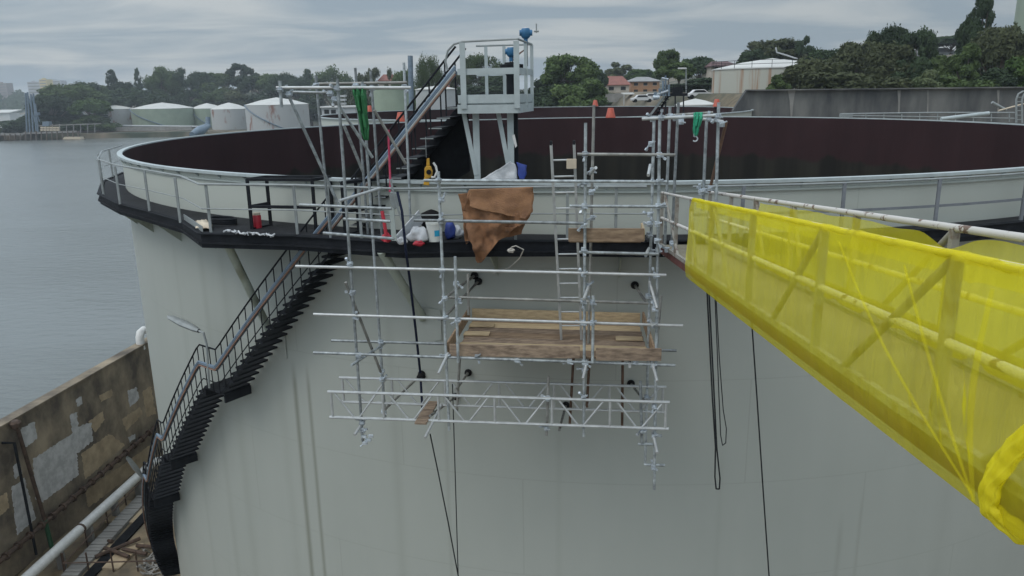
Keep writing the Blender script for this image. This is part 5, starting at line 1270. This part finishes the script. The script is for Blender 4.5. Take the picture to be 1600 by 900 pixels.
# ribbed rusty pipe along the wall
pr = thing('wall_pipe', 'rusty flanged pipe running along the foot of the patched wall', 'pipe', wallp(120, 780))
p0, p1 = wallp(0, 869) + WN * .25, wallp(245, 660) + WN * .25
p1.z = p0.z + (p1.z - p0.z)
q0 = p0 + (p0 - p1) * .6
MB().tube([q0, p1], .11, 10).build('pipe_run', M['rusty'], pr, True)
Lp = (p1 - q0).length; dd = (p1 - q0).normalized()
for k in range(int(Lp / .75)): MB().tube([q0 + dd * (k * .75), q0 + dd * (k * .75 + .1)], .19, 8).build('pipe_flange', M['rusty'], pr)
dp = thing('down_pipe', 'brown pipe running down the patched wall', 'pipe', wallp(73, 850))
MB().tube([wallp(16, 668) + WN * .2, wallp(20, 672) + WN * .25, wallp(62, 812) + WN * .25], .09, 8).build('upper_length', M['rusty'], dp, True); MB().tube([wallp(62, 812) + WN * .25, wallp(74, 858) + WN * .25], .10, 8).build('lower_length', M['green_pipe'], dp, True)
tag(MB().tube([wallp(0, 692) + WN * .1, wallp(14, 692) + WN * .25, wallp(30, 780) + WN * .3, wallp(47, 866) + WN * .3], .06, 8).build('thin_pipe', M['black'], None, True), 'thin black pipe bent down the wall at the left edge', 'pipe')
tag(MB().lathe(wallp(18, 667) + WN * .2, [(0, 0), (.2, 0), (.24, .2), (.15, .3), (0, .32)], 12).build('vent_cowl', M['rusty'], None, True), 'rusty cowl on top of the patched wall at the left edge', 'vent cap')
el = wallp(226, 546) - WN * .2
tag(MB().tube([el, el + Z * .7, el + Z * .95 + WD * .15, el + Z * 1.0 + WD * .55], .22, 10).build('vent_elbow', M['white_pl'], None, True), 'white pipe elbow on the bund wall beside the tank', 'pipe elbow')
# big white pipe
wp = thing('white_pipe', 'long white pipe on low supports along the yard', 'pipe', atz(140, 815, .5))
w0, w1 = atz(45, 900, 1.0), atz(228, 733, 1.0); dirw = (w1 - w0).normalized(); w0 = w0 - dirw * 6
MB().tube([w0, w1 + dirw * .2, w1 + dirw * .8, w1 + dirw * 1.6 + Vector((.6, 0, -.2))], .23, 14).build('pipe_run', M['white_pl'], wp, True)
for k in range(5):
    c = w0.lerp(w1, .38 + .14 * k); MB().bar(Vector((c.x, c.y, -.05)), Vector((c.x, c.y, .78)), .3, .2, (0, 1, 0)).build('pipe_support', M['conc_lt'], wp)
MB().tube([w0.lerp(w1, .62), w0.lerp(w1, .627)], .25, 14).build('pipe_band', M['rusty'], wp)
# stepped concrete path
sp_ = thing('stepped_path', 'narrow ribbed concrete duct crossing the yard', 'duct', atz(165, 840, .1))
c0, c1 = atz(108, 902, .12), atz(226, 776, .12); n_ = 26
for k in range(n_):
    c = c0.lerp(c1, (k + .5) / n_); d_ = (c1 - c0).normalized(); MB().bar(c - d_ * ((c1 - c0).length / n_ * .42), c + d_ * ((c1 - c0).length / n_ * .42), .75, .16 + .03 * (k % 2)).build('slab', M['conc_lt'], sp_)
tag(MB().bar(atz(135, 905, .06) , atz(236, 796, .06), .5, .1).build('drain_channel', M['coal']), 'dark drain channel beside the ribbed duct', 'drain')
yf = thing('yard_fence', 'thin rusty pipe handrail in the yard', 'fence', atz(170, 885, 0))
for h in (.5, 1.0):
    MB().tube([atz(98, 880, h), atz(252, 876, h)], .03, 6).build('fence_rail', M['rusty'], yf); MB().tube([atz(100, 880, h), atz(222, 750, h)], .03, 6).build('fence_rail', M['rusty'], yf)
for f in (0, .25, .5, .75, 1): 
    c = atz(98, 880, .5).lerp(atz(252, 876, .5), f); MB().bar(Vector((c.x, c.y, 0)), Vector((c.x, c.y, 1.0)), .05, .05, (0, 1, 0)).build('fence_post', M['rusty'], yf)
    c = atz(100, 880, .5).lerp(atz(222, 750, .5), f); MB().bar(Vector((c.x, c.y, 0)), Vector((c.x, c.y, 1.0)), .05, .05, (0, 1, 0)).build('fence_post', M['rusty'], yf)
random.seed(5)
mb = MB()
for k in range(60):
    c = atz(random.uniform(225, 272), random.uniform(862, 900), .05); d_ = Vector((random.uniform(-1, 1), random.uniform(-1, 1), random.uniform(0, .5))).normalized() * random.uniform(.2, .6)
    mb.bar(c, c + d_, .06, .05)
tag(mb.build('scrap_debris', M['conc_lt']), 'scattered pale rubble and scrap at the tank foot', 'debris', kind='stuff')
for i, (x, y, w2, lb) in enumerate(((205, 800, 1.6, 'flat tan concrete slab in the yard by the stair foot'), (170, 868, 2.2, 'cracked tan concrete slab by the yard handrail'))):
    c = atz(x, y, .03); tag(MB().box(c, (w2, 2.0, .12), (WN, WD, Z)).build('concrete_slab', M['render_tan'], None, bevel=.02), lb, 'slab')
mb = MB(); c = atz(205, 855, .1)
for k in range(5): mb.tube([c + Vector((random.uniform(-1.4, 1.4), random.uniform(-1, 1), .1)), c + Vector((random.uniform(-1.4, 1.4), random.uniform(-1, 1), .15))], .09, 7)
tag(mb.build('pipe_offcuts', M['rusty'], None, True), 'heap of rusty pipe offcuts in the yard', 'pipe heap')

# ------------------------------------------------------------------ trees
def crown_mesh(seed, kind, n_leaf, leaf):
    rnd = random.Random(seed); mb = MB(); clumps = []
    if kind == 'round':
        for k in range(46):
            a = rnd.uniform(0, 6.283); el = rnd.uniform(-.35, 1.0); r_ = rnd.uniform(.55, .95)
            ce = math.sqrt(max(0, 1 - min(1, abs(el)) ** 2)); clumps.append((Vector((.44 * r_ * ce * math.cos(a), .44 * r_ * ce * math.sin(a), .60 + .30 * el * r_)), rnd.uniform(.06, .15)))
    elif kind == 'euc':
        for k in range(22):
            a = rnd.uniform(0, 6.283); r_ = rnd.uniform(.05, 1) ** .7; z = rnd.uniform(.42, .93) - .18 * r_ * r_
            clumps.append((Vector((.46 * r_ * math.cos(a), .46 * r_ * math.sin(a), z)), rnd.uniform(.07, .15)))
    elif kind == 'conifer':
        for k in range(110):
            z = rnd.uniform(.12, .98); rr_ = .40 * (1 - z) ** .7 + .03; a = rnd.uniform(0, 6.283); clumps.append((Vector((rr_ * rnd.uniform(.4, 1) * math.cos(a), rr_ * rnd.uniform(.4, 1) * math.sin(a), z)), .045 + .06 * (1 - z)))
    elif kind == 'tall':
        for k in range(60):
            z = rnd.uniform(.3, .97); rr_ = .42 * min(1, (1.03 - z) * 3.2); a = rnd.uniform(0, 6.283); q_ = rnd.uniform(.15, 1)
            clumps.append((Vector((rr_ * q_ * math.cos(a), rr_ * q_ * math.sin(a), z)), rnd.uniform(.035, .085)))
    elif kind == 'wispy':
        for k in range(44):
            z = rnd.uniform(.22, .98); rr_ = .40 * (1 - abs(z - .5) * 1.35); a = rnd.uniform(0, 6.283); clumps.append((Vector((rr_ * rnd.uniform(.2, 1) * math.cos(a), rr_ * rnd.uniform(.2, 1) * math.sin(a), z)), rnd.uniform(.05, .11)))
    else:
        for k in range(26):
            a = rnd.uniform(0, 6.283); r_ = rnd.uniform(.2, .95); clumps.append((Vector((.46 * r_ * math.cos(a), .46 * r_ * math.sin(a), .15 + .68 * rnd.random() * (1 - .55 * r_ * r_))), rnd.uniform(.10, .20)))
    tot = sum(c[1] ** 2 for c in clumps)
    for c, cr_ in clumps:
        n = max(12, int(n_leaf * cr_ ** 2 / tot)); fl = .62 if kind == 'euc' else .8
        for i in range(n):
            d = Vector((rnd.gauss(0, 1), rnd.gauss(0, 1), rnd.gauss(0, 1))).normalized(); rr_ = cr_ * (rnd.random() ** .38) * (1 + .25 * rnd.gauss(0, .5))
            p = c + Vector((d.x * rr_, d.y * rr_, d.z * rr_ * fl))
            nn = (d + Vector((rnd.gauss(0, .6), rnd.gauss(0, .6), rnd.gauss(.3, .6)))).normalized(); s, t = frame_of(nn)
            q = rnd.uniform(0, 6.28); s2 = s * math.cos(q) + t * math.sin(q); t2 = t * math.cos(q) - s * math.sin(q)
            l_ = leaf * rnd.uniform(.6, 1.4); b = len(mb.v)
            mb.v += [p - s2 * l_, p + t2 * l_ * .5, p + s2 * l_, p - t2 * l_ * .5]; mb.f.append((b, b + 1, b + 2, b + 3))
    tm = MB(); rnd2 = random.Random(seed + 99)
    top_ = .62 if kind != 'conifer' else .95
    tm.tube([Vector((0, 0, -.08)), Vector((.01, 0, .2)), Vector((rnd2.uniform(-.03, .03), rnd2.uniform(-.03, .03), top_))], [.024, .018, .006], 7)
    if kind in ('euc', 'round', 'wispy', 'tall'):
        for c, cr_ in clumps[:14]:
            z0 = rnd2.uniform(.2, .45); tm.tube([Vector((.01, 0, z0)), Vector((c.x * .5, c.y * .5, (z0 + c.z) * .52)), c], [.012, .008, .003], 5)
    return mb, tm
VAR = {}
def variant(kind, i, nl, leaf, lm):
    key = (kind, i, nl, leaf, lm)
    if key not in VAR:
        c, t = crown_mesh(hash((kind, i)) % 1000 if False else sum(map(ord, kind)) * 7 + i * 31, kind, nl, leaf)
        mc = bpy.data.meshes.new('crown'); mc.from_pydata([tuple(v) for v in c.v], [], c.f); mc.materials.append(M[lm]); mc.update()
        mt = bpy.data.meshes.new('trunk'); mt.from_pydata([tuple(v) for v in t.v], [], t.f); mt.materials.append(M['bark']); mt.update()
        VAR[key] = (mc, mt)
    return VAR[key]
def tree(x, ytop, wpx, Yv, kind, lm, label, vi=0, ybase=None, group=None, name=None):
    top = aty(x, ytop, Yv); zb_ = hgt(top.x, Yv) if ybase is None else aty(x, ybase, Yv).z
    h = top.z - zb_; wd = wpx / F * Yv * 1.25
    near = Yv < 260
    nl = 15000 if near else 9000
    lw = (.20 if near else .46) / max(4, h)      # leaf card in metres
    lw = round(max(.008, min(.045, lw * 1.6)), 3)
    mc, mt = variant(kind, vi, nl, lw, lm)
    nm = name or ('shrub' if kind == 'bush' else 'tree')
    t = bpy.data.objects.new(nm, None); COL.objects.link(t); t.location = (top.x, Yv, zb_); tag(t, label, 'shrub' if kind == 'bush' else 'tree', group)
    rz = random.uniform(0, 6.28)
    for me, n2 in ((mc, 'crown'), (mt, 'trunk')):
        ob = bpy.data.objects.new(n2, me); COL.objects.link(ob); ob.parent = t; ob.scale = (wd, wd * .95, h * 1.02); ob.rotation_euler = (0, 0, rz)
    return t
random.seed(11)
D, Mi, Eu, Br = 'leaf_dark', 'leaf_mid', 'leaf_euc', 'leaf_bright'
G1 = 'trees on the far left headland'
for x, yt, wd, Yv, kd, lm, lb in (
    (32, 182, 56, 442, 'bush', D, 'low dark bush at the waterline behind the loading arms'),
    (76, 145, 62, 452, 'round', D, 'dark round tree just right of the loading arms'),
    (104, 127, 92, 478, 'round', Mi, 'broad green fig tree right of the loading arms'),
    (140, 153, 58, 456, 'round', Br, 'bright green tree beside the leftmost shore tank'),
    (130, 122, 66, 525, 'round', D, 'dark tree rising behind the broad fig tree'),
    (172, 111, 42, 530, 'conifer', D, 'pointed dark pine left of the narrow cypress'),
    (213, 108, 26, 520, 'conifer', D, 'narrow dark cypress above the leftmost shore tank'),
    (247, 101, 54, 530, 'round', Mi, 'tall rounded tree right of the narrow cypress'),
    (290, 100, 52, 535, 'euc', D, 'tall open-crowned tree above the wide green shore tank'),
    (330, 111, 44, 560, 'round', Br, 'pale green tree on the skyline above the bare slope'),
    (373, 99, 40, 560, 'euc', D, 'flat-topped gum tree on the skyline above the bare slope'),
    (402, 114, 54, 555, 'round', D, 'dark spreading tree left of the upper scaffold on the skyline'),
    (440, 109, 48, 520, 'round', D, 'dark tree behind the left tip of the upper scaffold'),
    (480, 110, 44, 500, 'conifer', D, 'ragged conifer behind the upper left scaffold'),
    (517, 100, 58, 470, 'round', Mi, 'big domed tree behind the upper left scaffold'),
    (196, 134, 64, 515, 'round', D, 'dark lower tree above the leftmost shore tank'),
    (236, 137, 60, 512, 'round', D, 'dark lower tree above the wide green shore tank'),
    (160, 142, 52, 505, 'round', D, 'dark lower tree behind the bright green tree'),
    (275, 132, 56, 520, 'bush', D, 'dark scrub on the slope above the green shore tanks'),
    (318, 128, 60, 540, 'bush', Mi, 'green scrub patch on the bare slope'),
    (430, 134, 70, 530, 'bush', D, 'dark thicket above the broad white shore tank'),
    (360, 127, 50, 545, 'bush', Eu, 'olive scrub on the bare slope left of the thicket'),
    (484, 142, 60, 480, 'bush', D, 'dark thicket behind the upper left scaffold'),
    (66, 172, 60, 448, 'bush', D, 'dark undergrowth below the first tree right of the loading arms'),
    (108, 166, 80, 462, 'bush', D, 'dark undergrowth below the broad fig tree'),
    (143, 172, 56, 450, 'bush', Mi, 'green undergrowth left of the leftmost shore tank'),
    (262, 106, 52, 545, 'round', D, 'dark rounded tree between the two tallest headland trees'),
    (310, 108, 44, 550, 'round', D, 'dark skyline tree left of the pale green one'),
    (350, 112, 44, 562, 'round', Mi, 'green skyline tree left of the flat-topped gum'),
    (390, 107, 40, 565, 'euc', D, 'small gum on the skyline right of the flat-topped one'),
    (424, 112, 46, 550, 'round', Mi, 'green tree between the dark skyline trees near the scaffold'),
    (462, 113, 46, 520, 'round', D, 'dark tree left of the ragged conifer'),
    (190, 122, 46, 528, 'round', D, 'dark tree between the pine and the cypress'),
    (150, 128, 50, 528, 'round', Mi, 'green tree left of the pointed pine')):
    tree(x, yt, wd, Yv, kd, lm, lb, vi=int(x) % 4, group=G1)
G2 = 'trees behind the tanks'
for x, yt, wd, Yv, kd, lm, lb in (
    (546, 126, 44, 330, 'bush', Eu, 'olive bushes behind the green sling'),
    (575, 100, 46, 320, 'euc', Eu, 'sparse gum tree above the small green tank'),
    (606, 98, 30, 310, 'euc', Eu, 'thin leaning gum tree right of the sparse one'),
    (630, 99, 42, 290, 'round', Mi, 'green tree behind the vent stack'),
    (668, 76, 46, 220, 'round', Mi, 'tall narrow tree left of the gauging platform'),
    (708, 104, 40, 240, 'euc', Eu, 'olive tree behind the stair head'),
    (750, 76, 66, 250, 'round', Mi, 'rounded tree seen through the platform handrail'),
    (770, 120, 120, 240, 'bush', D, 'dark thicket seen under the platform handrail'),
    (886, 79, 84, 168, 'round', Mi, 'big spreading gum tree right of the gauging platform'),
    (868, 112, 70, 165, 'bush', D, 'dark understorey below the big gum tree'),
    (908, 112, 64, 160, 'bush', Mi, 'green bushes between the big gum tree and the red tiled house'),
    (934, 104, 26, 230, 'round', D, 'small dark tree left of the red tiled house'),
    (966, 95, 46, 310, 'euc', Eu, 'umbrella gum tree above the red tiled house'),
    (1002, 106, 52, 300, 'round', Br, 'bright green tree behind the brick flats'),
    (1046, 73, 40, 185, 'round', Mi, 'tall open tree right of the brick flats'),
    (1062, 95, 56, 170, 'round', Mi, 'green tree behind the black gantry'),
    (1092, 87, 56, 200, 'round', D, 'dark tree left of the rust-streaked tank'),
    (1085, 120, 64, 160, 'bush', D, 'dark thicket behind the black gantry'),
    (940, 140, 40, 215, 'bush', Br, 'bright shrub in front of the red tiled house'),
    (886, 150, 60, 135, 'bush', Mi, 'low green shrubs beyond the second tank rim')):
    tree(x, yt, wd, Yv, kd, lm, lb, vi=int(x) % 4, group=G2)
G3 = 'trees above the concrete wall'
for x, yt, wd, Yv, kd, lm, lb in (
    (1218, 55, 100, 185, 'round', Eu, 'broad olive tree behind the rust-streaked tank'),
    (1262, 50, 34, 180, 'euc', D, 'dark umbrella gum on the skyline behind the rust-streaked tank'),
    (1180, 74, 50, 180, 'round', D, 'dark tree behind the left of the railed tank roof'),
    (1268, 88, 72, 108, 'round', Eu, 'grey-green tree covering the right side of the rust-streaked tank'),
    (1218, 116, 34, 104, 'bush', Mi, 'small round shrub in front of the rust-streaked tank'),
    (1300, 70, 86, 125, 'round', D, 'dark tree right of the rust-streaked tank'),
    (1310, 96, 90, 96, 'bush', Eu, 'olive bushes right of the rust-streaked tank'),
    (1348, 58, 84, 112, 'round', Eu, 'tall olive tree behind the concrete wall'),
    (1392, 33, 70, 122, 'round', D, 'dark domed tree, left one of the skyline pair'),
    (1442, 34, 60, 118, 'round', D, 'dark palm-like tree, right one of the skyline pair'),
    (1395, 66, 78, 100, 'round', Eu, 'olive tree below the skyline pair'),
    (1428, 84, 60, 98, 'round', D, 'dark tree below the right one of the skyline pair'),
    (1352, 102, 90, 92, 'bush', Eu, 'olive thicket on top of the concrete wall'),
    (1488, 54, 60, 230, 'round', D, 'distant dark trees right of the skyline pair'),
    (1540, -6, 60, 108, 'tall', D, 'tall ragged she-oak against the sky near the top right corner'),
    (1522, 40, 60, 106, 'wispy', D, 'dark lower tree left of the ragged she-oak'),
    (1478, 80, 66, 100, 'round', Mi, 'green rounded tree below the white gabled house'),
    (1512, 74, 64, 94, 'wispy', Mi, 'green tree in front of the ragged she-oak'),
    (1568, 32, 76, 98, 'round', Eu, 'tall olive tree below the mottled green tank'),
    (1594, 88, 54, 90, 'bush', Br, 'bright green shrub at the right edge above the wall'),
    (1454, 108, 46, 90, 'bush', 'leaf_cream', 'pale flowering shrub on top of the concrete wall'),
    (1406, 112, 44, 91, 'bush', D, 'dark shrub left of the pale flowering shrub'),
    (1500, 108, 70, 90, 'bush', Mi, 'green shrubs right of the pale flowering shrub'),
    (1550, 106, 60, 90, 'bush', D, 'dark shrubs near the right end of the wall'),
    (1600, 60, 60, 104, 'round', D, 'dark tree at the right edge below the green tank')):
    tree(x, yt, wd, Yv, kd, lm, lb, vi=int(x) % 4, group=G3, ybase=None if Yv > 160 else (166 if kd == 'bush' else 188))
# far-off wooded shore at the left edge
mb = MB(); rnd = random.Random(3)
for k in range(5200):
    x = rnd.uniform(-60, 130); f = rnd.random(); yv = 1180 + 160 * f
    p = aty(x, 150 + 26 * (1 - f) + rnd.uniform(-7, 6) + 5 * math.sin(x * .17), yv)
    nn = Vector((rnd.gauss(0, .6), -1, rnd.gauss(.6, .5))).normalized(); s, t = frame_of(nn); l_ = rnd.uniform(1.5, 3.5); b = len(mb.v)
    mb.v += [p - s * l_, p + t * l_ * .7, p + s * l_, p - t * l_ * .7]; mb.f.append((b, b + 1, b + 2, b + 3))
tag(mb.build('far_woodland', M['leaf_dark']), 'hazy wooded shore far across the water', 'woodland', kind='stuff')

# ------------------------------------------------------------------ haze
hz = MB().box((0, 2000, 27), (9400, 5200, 72))
hm = bpy.data.materials.new('haze_air'); hm.use_nodes = True
hn = hm.node_tree.nodes; hn.clear()
ho = hn.new('ShaderNodeOutputMaterial'); hv = hn.new('ShaderNodeVolumePrincipled')
hv.inputs['Density'].default_value = 0.00028; hv.inputs['Color'].default_value = (0.80, 0.88, 0.95, 1); hv.inputs['Anisotropy'].default_value = 0.2
hm.node_tree.links.new(hv.outputs[0], ho.inputs['Volume'])
hob = hz.build('haze', hm); tag(hob, 'thin pale haze in the air', 'haze', kind='stuff')
hob.visible_shadow = True
# tidy helper properties
for o_ in bpy.data.objects:
    if '_o' in o_: del o_['_o']
for m_ in bpy.data.materials:
    if '_last' in m_: del m_['_last']
